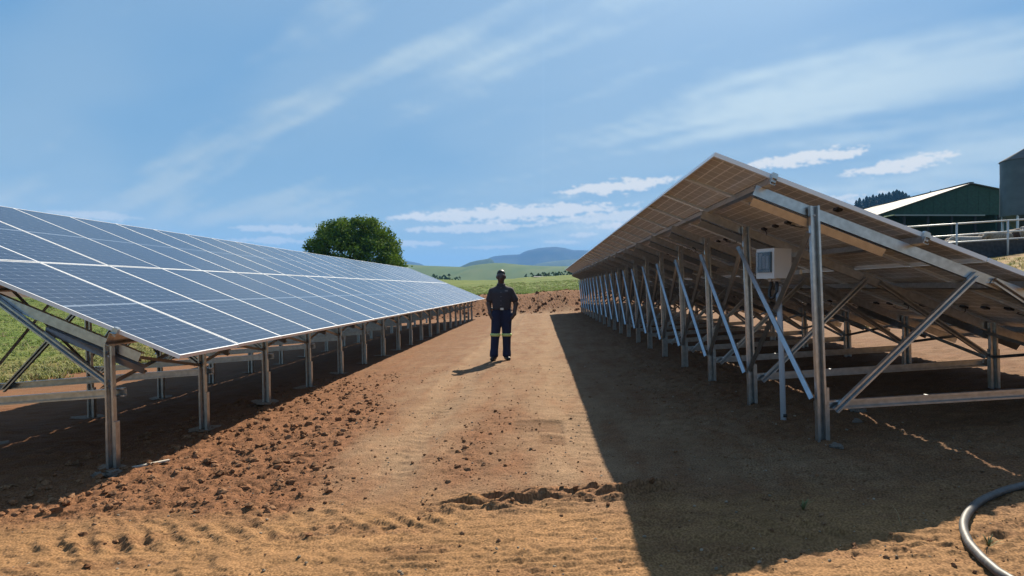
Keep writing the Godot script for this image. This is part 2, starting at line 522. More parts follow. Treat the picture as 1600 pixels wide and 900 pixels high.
func build_ground() -> void:
	var xs := PackedFloat32Array()
	var x := -15.0
	while x < 15.0:
		xs.append(x)
		var out := maxf(-3.4 - x, x - 2.6)
		x += 0.021 if out < 0.0 else minf(0.021 + out * 0.035, 0.22)
	var ds := PackedFloat32Array()
	var d := -6.0
	while d < 47.8:
		ds.append(d)
		if d < 2.6: d += 0.25 if d < 2.2 else 0.1
		elif d < 4.7: d += 0.014
		else: d += minf(0.016 * pow(d / 4.7, 1.6), 0.13)
	var nx := xs.size()
	var nd := ds.size()
	var pos := PackedVector3Array(); pos.resize(nx * nd)
	var nor := PackedVector3Array(); nor.resize(nx * nd)
	var col := PackedColorArray(); col.resize(nx * nd)
	var uv := PackedVector2Array(); uv.resize(nx * nd)
	var c_sand := Color(0.340, 0.190, 0.088)
	var c_pale := Color(0.315, 0.202, 0.120)
	var c_mid := Color(0.238, 0.130, 0.070)
	var c_red := Color(0.245, 0.112, 0.054)
	for j in nd:
		for i in nx:
			var px := xs[i]
			var pd := ds[j]
			var s := soil_at(px, pd)
			var y: float = land(px, -pd) + s[0]
			pos[j * nx + i] = Vector3(px, y, -pd)
			var c: Color = c_mid.lerp(c_pale, s[3]).lerp(c_red, s[2] * 0.85).lerp(c_sand, s[1] * (1.0 - 0.75 * s[4]))
			c = c.lerp(Color(0.17, 0.10, 0.055), s[5] * 0.5)
			var g := 1.0 + 0.20 * nz_b.get_noise_2d(px * 6.0 + 70.0, pd * 6.0) + 0.14 * nz_a.get_noise_2d(px * 16.0, pd * 60.0 + 9.0)
			# drier crumbs lie pale on the lumps, damp soil shows in the churned patches
			col[j * nx + i] = Color(c.r * g, c.g * g, c.b * g)
			uv[j * nx + i] = Vector2(px, pd) / 2.3
	var idx := PackedInt32Array(); idx.resize((nx - 1) * (nd - 1) * 6)
	var q := 0
	for j in nd - 1:
		for i in nx - 1:
			var a := j * nx + i
			idx[q] = a; idx[q + 1] = a + nx; idx[q + 2] = a + nx + 1
			idx[q + 3] = a; idx[q + 4] = a + nx + 1; idx[q + 5] = a + 1
			q += 6
	for j in nd:
		for i in nx:
			var i0 := maxi(i - 1, 0); var i1 := mini(i + 1, nx - 1)
			var j0 := maxi(j - 1, 0); var j1 := mini(j + 1, nd - 1)
			var tx := pos[j * nx + i1] - pos[j * nx + i0]
			var tz := pos[j1 * nx + i] - pos[j0 * nx + i]
			nor[j * nx + i] = tx.cross(tz).normalized()
	var arr := []
	arr.resize(Mesh.ARRAY_MAX)
	arr[Mesh.ARRAY_VERTEX] = pos
	arr[Mesh.ARRAY_NORMAL] = nor
	arr[Mesh.ARRAY_COLOR] = col
	arr[Mesh.ARRAY_TEX_UV] = uv
	arr[Mesh.ARRAY_INDEX] = idx
	var me := ArrayMesh.new()
	me.add_surface_from_arrays(Mesh.PRIMITIVE_TRIANGLES, arr)
	var m := tinted(0.97)
	m.metallic_specular = 0.25
	m.albedo_texture = noise_tex(1024, 0.11, 31, Color(0.58, 0.57, 0.55), Color(1.0, 1.0, 1.0), FastNoiseLite.TYPE_SIMPLEX, 4)
	m.heightmap_enabled = true
	m.heightmap_texture = noise_tex(1024, 0.075, 32, Color.BLACK, Color.WHITE, FastNoiseLite.TYPE_SIMPLEX, 4)
	m.heightmap_scale = 0.30
	struct("ground", me, m)
	M.soil = m
	# loose clods
	var clod := tinted(0.97)
	clod.metallic_specular = 0.2
	clod.albedo_texture = noise_tex(128, 0.04, 33, Color(0.6, 0.6, 0.6), Color.WHITE)
	clod.uv1_triplanar = true
	M.clod = clod
	for k in 3:
		var places: Array = []
		var tries := 0
		var want := 3600
		while places.size() < want and tries < 90000:
			tries += 1
			var pd: float = 3.0 + 9.5 * pow(rng.randf(), 1.5)
			var px: float = rng.randf_range(-4.4, 3.6)
			var s := soil_at(px, pd)
			var chance: float = s[4] * 0.95 + 0.10 + (0.28 if px > 1.0 else 0.0)
			if rng.randf() > chance * (1.0 - 0.8 * s[1]): continue
			var size: float = 0.006 + 0.060 * pow(rng.randf(), 10.0) * (0.35 + 0.9 * s[4]) + 0.009 * rng.randf()
			var c: Color = c_mid.lerp(c_red, 0.5 + 0.4 * s[2]).lerp(c_pale, rng.randf() * 0.5) * rng.randf_range(0.9, 1.4)
			places.append([Vector3(px, land(px, -pd) + s[0] + size * 0.10, -pd), size, c])
		scatter("soil_clods", lump_mesh(50 + k, 0.7), clod, places, ["small crumbled clods of red soil strewn over bare ground", "rounded crumbs of brown soil strewn over bare ground", "angular bits of brown soil strewn over bare ground"][k], "soil clods")
	var big: Array = []
	for k in 900:
		var pd := 40.6 + 5.4 * rng.randf()
		var px := rng.randf_range(-14.0, 14.0)
		var s := soil_at(px, pd)
		var size := 0.05 + 0.22 * pow(rng.randf(), 3.0)
		big.append([Vector3(px, land(px, -pd) + s[0] + size * 0.08, -pd), size, c_red * rng.randf_range(0.8, 1.3)])
	scatter("bank_clods", lump_mesh(59, 0.8), clod, big, "large red-brown clods heaped on the earth bank", "soil clods")

func scatter(called: String, mesh: Mesh, mat: Material, places: Array, label: String, category: String, lean := 0.5) -> MultiMeshInstance3D:
	var mm := MultiMesh.new()
	mm.transform_format = MultiMesh.TRANSFORM_3D
	mm.use_colors = true
	mm.mesh = mesh
	mm.instance_count = places.size()
	for i in places.size():
		var p: Array = places[i]
		var b := Basis(Vector3.UP, rng.randf() * TAU) * Basis(Vector3.RIGHT, rng.randf_range(-lean, lean))
		var hgt: float = p[3] if p.size() > 3 else p[1]
		mm.set_instance_transform(i, Transform3D(b * Basis.from_scale(Vector3(p[1], hgt, p[1])), p[0]))
		mm.set_instance_color(i, p[2])
	var o := MultiMeshInstance3D.new()
	o.name = numbered(called)
	o.multimesh = mm
	o.material_override = mat
	add_child(o)
	tag(o, label, category, "", "stuff")
	return o

# ------------------------------------------------------------------ grassland round the site
func soil_edge(x: float, d: float) -> float:
	# above zero: bare soil, below: grass
	var n := nz_a.get_noise_2d(x * 6.0, d * 6.0) * 2.2 + nz_b.get_noise_2d(x * 0.9, d * 0.9) * 0.9
	var left := x + 11.6 + n
	var right := 11.8 - x + n
	var far := 46.2 - d + n * 0.22
	return minf(minf(left, right), far)

func field_color(x: float, d: float) -> Color:
	var n := nz_a.get_noise_2d(x * 2.0, d * 2.0)
	var m := nz_b.get_noise_2d(x * 0.22, d * 0.22)
	var green := Color(0.110, 0.165, 0.034).lerp(Color(0.165, 0.205, 0.060), clampf(0.5 + n + 0.5 * m, 0.0, 1.0))
	# ploughed strip up the slope to the left
	var plough := smooth(58.0, 62.0, d + 3.0 * n) * (1.0 - smooth(98.0, 104.0, d)) * (1.0 - smooth(-38.0, -34.0, x))
	green = green.lerp(Color(0.115, 0.085, 0.060), plough)
	# sandy yard below the cattle pen and on the right
	var yard := smooth(11.0, 15.0, x + 4.0 * n) * (1.0 - smooth(58.0, 64.0, d)) * clampf(0.75 + 1.2 * m, 0.0, 1.0)
	green = green.lerp(Color(0.36, 0.245, 0.135), yard)
	green = green.lerp(Color(0.24, 0.15, 0.08), 0.55 * smooth(-17.0, -12.0, x + 4.0 * n) * (1.0 - smooth(11.0, 15.0, x)) * (1.0 - smooth(40.0, 44.0, d)))
	return green

func build_field() -> void:
	var xs := PackedFloat32Array()
	var x := -900.0
	while x < 700.0:
		xs.append(x)
		x += clampf(absf(x) * 0.06, 0.55, 40.0)
	var ds := PackedFloat32Array()
	var d := -40.0
	while d < 900.0:
		ds.append(d)
		d += clampf(absf(d) * 0.035, 0.45, 30.0)
	var pos := PackedVector3Array(); var col := PackedColorArray()
	for pd in ds:
		for px in xs:
			var e := soil_edge(px, pd)
			var y := land(px, -pd) + clampf(-e * 0.06, -0.14, 0.06) + 0.03 * nz_b.get_noise_2d(px * 0.8, pd * 0.8)
			if px > -12.5 and px < 12.5 and pd > -5.0 and pd < 44.6: y = minf(y, land(px, -pd) - 0.12 + clampf(-e, 0.0, 1.0) * 0.10)
			pos.append(Vector3(px, y, -pd))
			col.append(field_color(px, pd))
	var me := grid_mesh(pos, col, xs.size(), ds.size())
	var m := tinted(0.95)
	m.metallic_specular = 0.2
	m.albedo_texture = noise_tex(512, 0.03, 35, Color(0.62, 0.62, 0.6), Color.WHITE)
	m.uv1_triplanar = true
	m.uv1_scale = Vector3.ONE * 0.35
	m.heightmap_enabled = true
	m.heightmap_texture = m.albedo_texture
	m.heightmap_scale = 6.0
	struct("field", me, m)
	# grass tufts where grass can be made out
	var st := SurfaceTool.new()
	st.begin(Mesh.PRIMITIVE_TRIANGLES)
	var r := RandomNumberGenerator.new()
	r.seed = 4
	for k in 16:
		var an := r.randf() * TAU
		var root := Vector3(r.randf_range(-0.45, 0.45), -0.05, r.randf_range(-0.45, 0.45))
		var out := Vector3(cos(an), 0, sin(an))
		var side := Vector3(-out.z, 0, out.x) * 0.05
		var mid := root + out * 0.12 + Vector3(0, r.randf_range(0.45, 0.7), 0)
		var tip := mid + out * r.randf_range(0.15, 0.4) + Vector3(0, r.randf_range(0.1, 0.4), 0)
		quad(st, root - side, mid - side * 0.7, mid + side * 0.7, root + side)
		tri(st, mid - side * 0.7, tip, mid + side * 0.7)
	st.generate_normals()
	var tuft := st.commit()
	var gm := tinted(0.8)
	gm.cull_mode = BaseMaterial3D.CULL_DISABLED
	gm.backlight_enabled = true
	gm.backlight = Color(0.8, 0.8, 0.8)
	M.grass = gm
	var places: Array = []
	var add_tuft := func(px: float, pd: float, h: float) -> void:
		var c := field_color(px, pd).lerp(Color(0.14, 0.20, 0.045), 0.5) * r.randf_range(0.85, 1.4)
		if r.randf() < 0.12: c = Color(0.22, 0.19, 0.09)
		places.append([Vector3(px, land(px, -pd), -pd), h * 1.9, c, h])
	for k in 26000:
		var px := -11.0 - 34.0 * pow(r.randf(), 1.3)
		var pd := r.randf_range(5.0, 62.0)
		if soil_edge(px, pd) < -0.2 + r.randf() * 0.8: add_tuft.call(px, pd, r.randf_range(0.07, 0.20))
	for k in 8000:
		var px := r.randf_range(-22.0, 18.0)
		var pd := 45.3 + 50.0 * pow(r.randf(), 1.6)
		if soil_edge(px, pd) < -0.1: add_tuft.call(px, pd, r.randf_range(0.09, 0.24))
	for k in 5000:
		var px := 7.5 + 22.0 * r.randf()
		var pd := r.randf_range(6.0, 44.0)
		if nz_a.get_noise_2d(px * 5.0, pd * 5.0 + 60.0) > 0.10: add_tuft.call(px, pd, r.randf_range(0.06, 0.22))
	scatter("grass", tuft, gm, places, "short green grass round the bare building site", "grass", 0.15)

func grid_mesh(pos: PackedVector3Array, col: PackedColorArray, nx: int, nd: int) -> ArrayMesh:
	var nor := PackedVector3Array(); nor.resize(pos.size())
	var idx := PackedInt32Array()
	for j in nd:
		for i in nx:
			var i0 := maxi(i - 1, 0); var i1 := mini(i + 1, nx - 1)
			var j0 := maxi(j - 1, 0); var j1 := mini(j + 1, nd - 1)
			nor[j * nx + i] = (pos[j * nx + i1] - pos[j * nx + i0]).cross(pos[j1 * nx + i] - pos[j0 * nx + i]).normalized()
			if i < nx - 1 and j < nd - 1:
				var a := j * nx + i
				idx.append_array(PackedInt32Array([a, a + nx, a + nx + 1, a, a + nx + 1, a + 1]))
	var arr := []
	arr.resize(Mesh.ARRAY_MAX)
	arr[Mesh.ARRAY_VERTEX] = pos
	arr[Mesh.ARRAY_NORMAL] = nor
	arr[Mesh.ARRAY_COLOR] = col
	arr[Mesh.ARRAY_INDEX] = idx
	var me := ArrayMesh.new()
	me.add_surface_from_arrays(Mesh.PRIMITIVE_TRIANGLES, arr)
	return me

# ------------------------------------------------------------------ hills
# crest: [pixel x, pixel y] along a skyline at a given distance; the hill falls away in front and behind
func hill(called: String, crest: Array, dist: float, foot_y: float, front: float, back: float, c1: Color, c2: Color, rugged: float, mat: Material) -> void:
	var nx := 150
	var nd := 36
	var a := at(crest[0][0], 450, dist).x
	var b := at(crest[crest.size() - 1][0], 450, dist).x
	var pos := PackedVector3Array(); var col := PackedColorArray()
	var n := FastNoiseLite.new()
	n.seed = called.hash() & 0xffff
	n.frequency = 1.0
	n.fractal_octaves = 4
	for j in nd:
		var t := float(j) / (nd - 1)
		var d := dist - front + (front + back) * t
		for i in nx:
			var x := lerpf(a, b, float(i) / (nx - 1))
			var px := 800.0 + FOCAL * tan(atan2(x, dist) + YAW)
			var y := 0.0
			for k in crest.size() - 1:
				if px <= crest[k + 1][0] or k == crest.size() - 2:
					var u := clampf((px - crest[k][0]) / (crest[k + 1][0] - crest[k][0]), 0.0, 1.0)
					y = lerpf(crest[k][1], crest[k + 1][1], u)
					break
			var top := (450.0 - y) / FOCAL * dist
			var f := smooth(dist - front, dist, d) if d <= dist else 1.0 - smooth(dist, dist + back, d) * 0.7
			var folds := n.get_noise_2d(x / dist * 14.0, d / dist * 9.0) * rugged * (top - foot_y) * sin(PI * clampf(f, 0.0, 1.0))
			pos.append(Vector3(x, lerpf(foot_y, top, pow(f, 1.2)) + folds, -d))
			col.append(c1.lerp(c2, clampf(0.5 + 1.1 * n.get_noise_2d(x / dist * 30.0 + 50.0, d / dist * 22.0), 0.0, 1.0)))
	struct(called, grid_mesh(pos, col, nx, nd), mat)

func build_hills() -> void:
	var m := tinted(0.97)
	m.metallic_specular = 0.15
	hill("green_hill", [[-300, 428], [200, 420], [480, 417], [600, 415], [640, 414], [665, 416], [700, 417], [730, 418], [750, 414], [768, 411.5], [790, 411.5], [815, 414], [850, 416], [905, 416], [1000, 414], [1200, 410], [1900, 400]], 1300.0, -26.0, 640.0, 900.0, Color(0.060, 0.100, 0.036), Color(0.095, 0.125, 0.048), 0.22, m)
	hill("wooded_mesa", [[690, 424], [712, 420], [722, 416], [735, 410], [745, 407.5], [757, 405.5], [766, 404], [769, 406], [773, 414], [790, 420], [830, 424]], 2600.0, 0.0, 420.0, 600.0, Color(0.035, 0.062, 0.030), Color(0.055, 0.080, 0.040), 0.12, m)
	hill("mountain", [[730, 426], [750, 412], [764, 404], [770, 401], [785, 399], [812, 397.5], [822, 392], [842, 387.5], [866, 385.5], [880, 387], [895, 390.5], [920, 391], [1000, 396], [1150, 405], [1300, 412]], 5000.0, 0.0, 1300.0, 1500.0, Color(0.030, 0.042, 0.034), Color(0.050, 0.060, 0.042), 0.12, m)
	hill("mountain_spur", [[820, 421], [838, 412], [855, 409], [880, 406], [905, 404.5], [960, 406], [1100, 410]], 3600.0, 0.0, 600.0, 900.0, Color(0.06, 0.085, 0.04), Color(0.08, 0.10, 0.05), 0.12, m)
	hill("far_ridge", [[100, 424], [300, 412], [500, 405], [600, 404], [636, 408], [655, 412], [665, 417], [700, 424]], 4800.0, 0.0, 1200.0, 1200.0, Color(0.030, 0.042, 0.034), Color(0.050, 0.060, 0.042), 0.1, m)
	hill("blue_rise", [[1440, 340], [1500, 312], [1562, 294], [1640, 290], [1800, 300], [2000, 330]], 1900.0, 0.0, 700.0, 500.0, Color(0.06, 0.085, 0.04), Color(0.08, 0.10, 0.05), 0.12, m)
	hill("pine_hill", [[1180, 405], [1240, 370], [1300, 342], [1340, 328], [1380, 324], [1430, 320], [1500, 324], [1600, 335], [1800, 360]], 620.0, 10.0, 300.0, 300.0, Color(0.07, 0.10, 0.035), Color(0.10, 0.125, 0.05), 0.08, m)

# ------------------------------------------------------------------ solar arrays
func build_arrays() -> void:
	# low edge and near end of the left table, top edge and near end of the right one; panels fall towards +x
	var zl: Array = []
	for k in 19: zl.append(-5.87 - BAY * k + (0.10 if k > 0 else 0.0))
	var zr: Array = [-5.62]
	for k in 19: zr.append(-7.46 - BAY * k)
	solar_table("solar_array", "long row of solar panels seen from the sunny blue glass side", Vector2(-3.107 - 2.0 * MOD_STEP * cos(TILT), -0.600 + 2.0 * MOD_STEP * sin(TILT)), -5.816, 28, zl, -3.74, -6.20, 0.66, true, 0.115)
	solar_table("solar_array", "long row of solar panels seen from its brown shaded underside", Vector2(1.384, 1.099), -5.562, 30, zr, 4.80, 2.28, 0.27, false, 0.060)

func make_panel() -> Node3D:
	var p := Node3D.new()
	p.name = "panel"
	var L := MOD_L
	var W := MOD_W
	var st := new_st()
	var h := 0.035
	var f := 0.010
	box(st, Vector3(0, -h / 2, W / 2 - f / 2), Vector3(L, h, f))
	box(st, Vector3(0, -h / 2, -W / 2 + f / 2), Vector3(L, h, f))
	box(st, Vector3(L / 2 - f / 2, -h / 2, 0), Vector3(f, h, W - 2 * f))
	box(st, Vector3(-L / 2 + f / 2, -h / 2, 0), Vector3(f, h, W - 2 * f))
	# inner flange
	box(st, Vector3(0, -h + 0.002, W / 2 - f - 0.014), Vector3(L - 2 * f, 0.003, 0.028))
	box(st, Vector3(0, -h + 0.002, -W / 2 + f + 0.014), Vector3(L - 2 * f, 0.003, 0.028))
	put("frame", done(st), M.alu, p)
	for s in [1, -1]:
		var g := SurfaceTool.new()
		g.begin(Mesh.PRIMITIVE_TRIANGLES)
		var y := -0.003 if s > 0 else -0.010
		var a := L / 2 - f
		var b := W / 2 - f
		var c := [Vector3(-a, y, -b), Vector3(a, y, -b), Vector3(a, y, b), Vector3(-a, y, b)]
		var t := [Vector2(0, 0), Vector2(0, 1), Vector2(1, 1), Vector2(1, 0)]
		for k in ([0, 1, 2, 0, 2, 3] if s > 0 else [0, 2, 1, 0, 3, 2]):
			g.set_normal(Vector3(0, s, 0))
			g.set_uv(t[k])
			g.add_vertex(c[k])
		put("cell_glass" if s > 0 else "back_sheet", g.commit(), M.glass if s > 0 else M.back, p)
	for k in 3:
		var j := new_st()
		box(j, Vector3(0.0, -0.020, (k - 1) * 0.36), Vector3(0.045, 0.020, 0.09))
		put("junction_box", done(j), M.black, p)
	var pts := PackedVector3Array()
	for k in 9:
		var t := k / 8.0
		pts.append(Vector3(0.02 + 0.05 * sin(t * 7.0), -0.030 - 0.05 * sin(PI * t), lerpf(-0.36, -0.72, t)))
	put("cable", tube_mesh(pts, 0.0045, 5), M.black, p)
	return p

func solar_table(called: String, label: String, top: Vector2, z0: float, count: int, frames: Array, x_low: float, x_high: float, beam_up: float, footings: bool, purlin_h: float) -> void:
	var root := thing(called, label, "solar array", Vector3.ZERO, 0.0, "rows of solar panels on steel posts")
	var down := Vector3(cos(TILT), -sin(TILT), 0)
	var normal := Vector3(sin(TILT), cos(TILT), 0)
	var t0 := Vector3(top.x, top.y, 0)
	var proto := make_panel()
	for k in count:
		for row in 2:
			var p: Node3D = proto.duplicate()
			p.name = "panel"
			root.add_child(p, true)
			p.rotation.z = -TILT + rng.randfn(0.0, 0.0008)
			p.position = t0 + down * (MOD_L * 0.5 + row * MOD_STEP) + Vector3(0, 0, z0 - (k + 0.5) * PITCH_W + 0.01) + normal * rng.randfn(0.0, 0.0012)
	proto.free()
	# purlins along the row, under the panels
	var length := PITCH_W * count
	var pur := bar_mesh(channel(0.042, purlin_h - 0.002, 0.004, 0.014), Vector3(0, 0, 0.07), Vector3(0, 0, -length - 0.05), Vector3(1, 0, 0))
	var clamp_st := new_st()
	box(clamp_st, Vector3(0, 0.005, 0), Vector3(0.05, 0.070, 0.035))
	box(clamp_st, Vector3(0, 0.043, -0.012), Vector3(0.04, 0.006, 0.04))
	var clamp_mesh := done(clamp_st)
	for s in [0.50, 1.77, 2.72, 3.98]:
		var o := put("purlin", pur, M.steel, root, t0 + down * s - normal * (0.036 + purlin_h * 0.5) + Vector3(0, 0, z0))
		o.rotation.z = -TILT
		var cl := put("end_clamp", clamp_mesh, M.steel, root, t0 + down * s - normal * 0.036 + Vector3(0, 0, z0 + 0.022))
		cl.rotation.z = -TILT
	# one frame in its own plane, then repeated along the row
	var under := 0.037 + purlin_h
	var roof := func(x: float) -> float:
		return top.y - (x - top.x) * tan(TILT) - under / cos(TILT)
	var raf_h := 0.085
	var raf_a := t0 + down * 0.43 - normal * (under + raf_h * 0.5)
	var raf_b := t0 + down * (2.0 * MOD_STEP - (0.40 if footings else 0.17)) - normal * (under + raf_h * 0.5)
	var raf := bar_mesh(channel(0.050, raf_h, 0.004, 0.016), raf_a, raf_b, Vector3(0, 0, -1))
	var lean := 0.050
	var ch_post := channel(0.050, 0.074, 0.004, 0.016)
	var ch_sleeve := channel(0.060, 0.094, 0.005, 0.020)
	var ch_strut := channel(0.042, 0.050, 0.004, 0.014)
	var ch_beam := channel(0.040, 0.075, 0.004, 0.014)
	var angle_a := PackedVector2Array([Vector2(-0.019, -0.005), Vector2(0.015, -0.005), Vector2(0.015, -0.035), Vector2(0.019, -0.035), Vector2(0.019, 0.0), Vector2(-0.019, 0.0)])
	var angle_b := PackedVector2Array([Vector2(-0.019, -0.035), Vector2(-0.015, -0.035), Vector2(-0.015, -0.005), Vector2(0.019, -0.005), Vector2(0.019, 0.0), Vector2(-0.019, 0.0)])
	var n := frames.size()
	var gl: Array = []
	var gh: Array = []
	for z in frames:
		gl.append(land(x_low, z) + soil_at(x_low, -z)[0])
		gh.append(land(x_high, z) + soil_at(x_high, -z)[0])
	var ml: float = land(x_low, frames[2])
	var mh: float = land(x_high, frames[2])
	var foot := lump_mesh(71, 0.12, 2)
	var beam_l: float = ml + beam_up
	var beam_h: float = mh + beam_up
	var mid_x := lerpf(x_high, x_low, 0.49)
	var ray := func(x: float, dz: float) -> Vector3:
		return Vector3(x, roof.call(x) - raf_h * 0.55, dz)
	var meshes := {}
	var bolt := CylinderMesh.new()
	bolt.top_radius = 0.009
	bolt.bottom_radius = 0.009
	bolt.height = 0.014
	bolt.radial_segments = 6
	bolt.rings = 0
	for e in [["low", x_low, ml], ["high", x_high, mh]]:
		var tx: float = e[1] - lean * (roof.call(e[1]) - e[2])
		meshes[e[0] + "_post"] = bar_mesh(ch_post, Vector3(e[1], e[2] - 0.35, 0), Vector3(tx, roof.call(tx) - 0.004, 0), Vector3(0, 0, 1))
		meshes[e[0] + "_sleeve"] = bar_mesh(ch_sleeve, Vector3(e[1], e[2] - 0.4, -0.004), Vector3(e[1] - lean * 0.42, e[2] + 0.42, -0.004), Vector3(0, 0, 1))
		var sc := t0 + down * ((tx - top.x) / cos(TILT)) - normal * (under + raf_h + 0.046)
		var back_by := 0.42 if e[0] == "high" else 0.55
		var ahead := 0.72 if e[0] == "high" else 0.42
		meshes[e[0] + "_stub"] = bar_mesh(channel(0.046, 0.068, 0.004, 0.014), sc - down * back_by, sc + down * ahead, (Vector3(0, 0, -1) - normal * -0.42).normalized())
	meshes.beam = bar_mesh(ch_beam, Vector3(x_high - 0.05, beam_h, 0), Vector3(x_low + 0.05, beam_l, 0), Vector3(0, 0, 1))
	meshes.strut_a = bar_mesh(ch_strut, Vector3(x_high + 0.10, beam_h - 0.03, 0), ray.call(mid_x - 0.03, 0.0), Vector3(0, 0, 1))
	meshes.strut_b = bar_mesh(ch_strut, Vector3(x_low - 0.03, beam_l + 0.05, 0), ray.call(mid_x + 0.10, 0.0), Vector3(0, 0, 1))
	for k in n:
		var z: float = frames[k]
		var off: float = gh[k] - mh
		var zf := Vector3(0, 0, z)
		put("post", meshes.low_post, M.steel, root, zf)
		put("post", meshes.high_post, M.steel, root, zf)
		put("post_sleeve", meshes.low_sleeve, M.steel, root, zf + Vector3(0, gl[k] - ml, 0))
		put("post_sleeve", meshes.high_sleeve, M.steel, root, zf + Vector3(0, off, 0))
		put("rafter", raf, M.steel, root, zf + Vector3(0, 0, -0.080))
		put("rafter_stub", meshes.low_stub, M.steel, root, zf + Vector3(0, 0, -0.078))
		put("rafter_stub", meshes.high_stub, M.steel, root, zf + Vector3(0, 0, -0.078))
		put("tie_beam", meshes.beam, M.steel, root, zf + Vector3(0, off * 0.5, -0.072))
		put("strut", meshes.strut_a, M.steel, root, zf + Vector3(0, off * 0.5, -0.027))
		put("strut", meshes.strut_b, M.steel, root, zf + Vector3(0, off * 0.5, -0.027))
		if k < 4:
			for bz in [[x_low - lean * (roof.call(x_low) - ml), 0.05], [x_high - lean * (roof.call(x_high) - mh), 0.05]]:
				for row in 3:
					var bo := put("bolt", bolt, M.alu, root, Vector3(bz[0] + (0.012 if row == 1 else -0.010), roof.call(bz[0]) - 0.03 - 0.05 * row, z - 0.017))
					bo.rotation.x = PI / 2
			put("bolt", bolt, M.alu, root, Vector3(x_high + 0.05, beam_h + off * 0.5, z - 0.048)).rotation.x = PI / 2
			put("bolt", bolt, M.alu, root, Vector3(x_low - 0.10, beam_l + off * 0.5, z - 0.048)).rotation.x = PI / 2
		if footings:
			for xx in [x_low, x_high]:
				var fo := put("footing", foot, M.footing, root, Vector3(xx - 0.05, land(xx, z) + soil_at(xx, -z)[0] + 0.004, z - 0.06))
				fo.rotation.y = rng.randf() * TAU
				fo.scale = Vector3(1.0, 0.22, 0.8) * rng.randf_range(0.28, 0.5)
		if k == n - 1: continue
		var z2: float = frames[k + 1]
		for e in [["low", x_low, gl], ["high", x_high, gh]]:
			var tx: float = e[1] - lean * (roof.call(e[1]) - e[2][k])
			var up: float = roof.call(tx) - 0.22
			if e[0] == "low": up = roof.call(tx) - 0.10
			var lo_a: float = e[2][k] + beam_up + 0.06
			var lo_b: float = e[2][k + 1] + beam_up + 0.06
			var bx: float = e[1] - lean * (beam_up + 0.06)
			var o1 := 0.088
			# towards the aisle on one side of the posts, towards the back on the other
			var a0 := Vector3(bx - o1, lo_a, z)
			var a1 := Vector3(tx - o1, up, z2)
			var b0 := Vector3(tx - 0.043, up, z)
			var b1 := Vector3(bx - 0.043, lo_b, z2)
			# the angles are bolted on with their faces turned half to the aisle
			var da := Vector3.RIGHT.cross((a1 - a0).normalized())
			var db := Vector3.LEFT.cross((b1 - b0).normalized())
			put("brace", bar_mesh(angle_a, a0, a1, (Vector3.RIGHT + da * 0.9).normalized()), M.steel, root)
			put("brace", bar_mesh(angle_b, b0, b1, (Vector3.LEFT - db * 0.9).normalized()), M.steel, root)

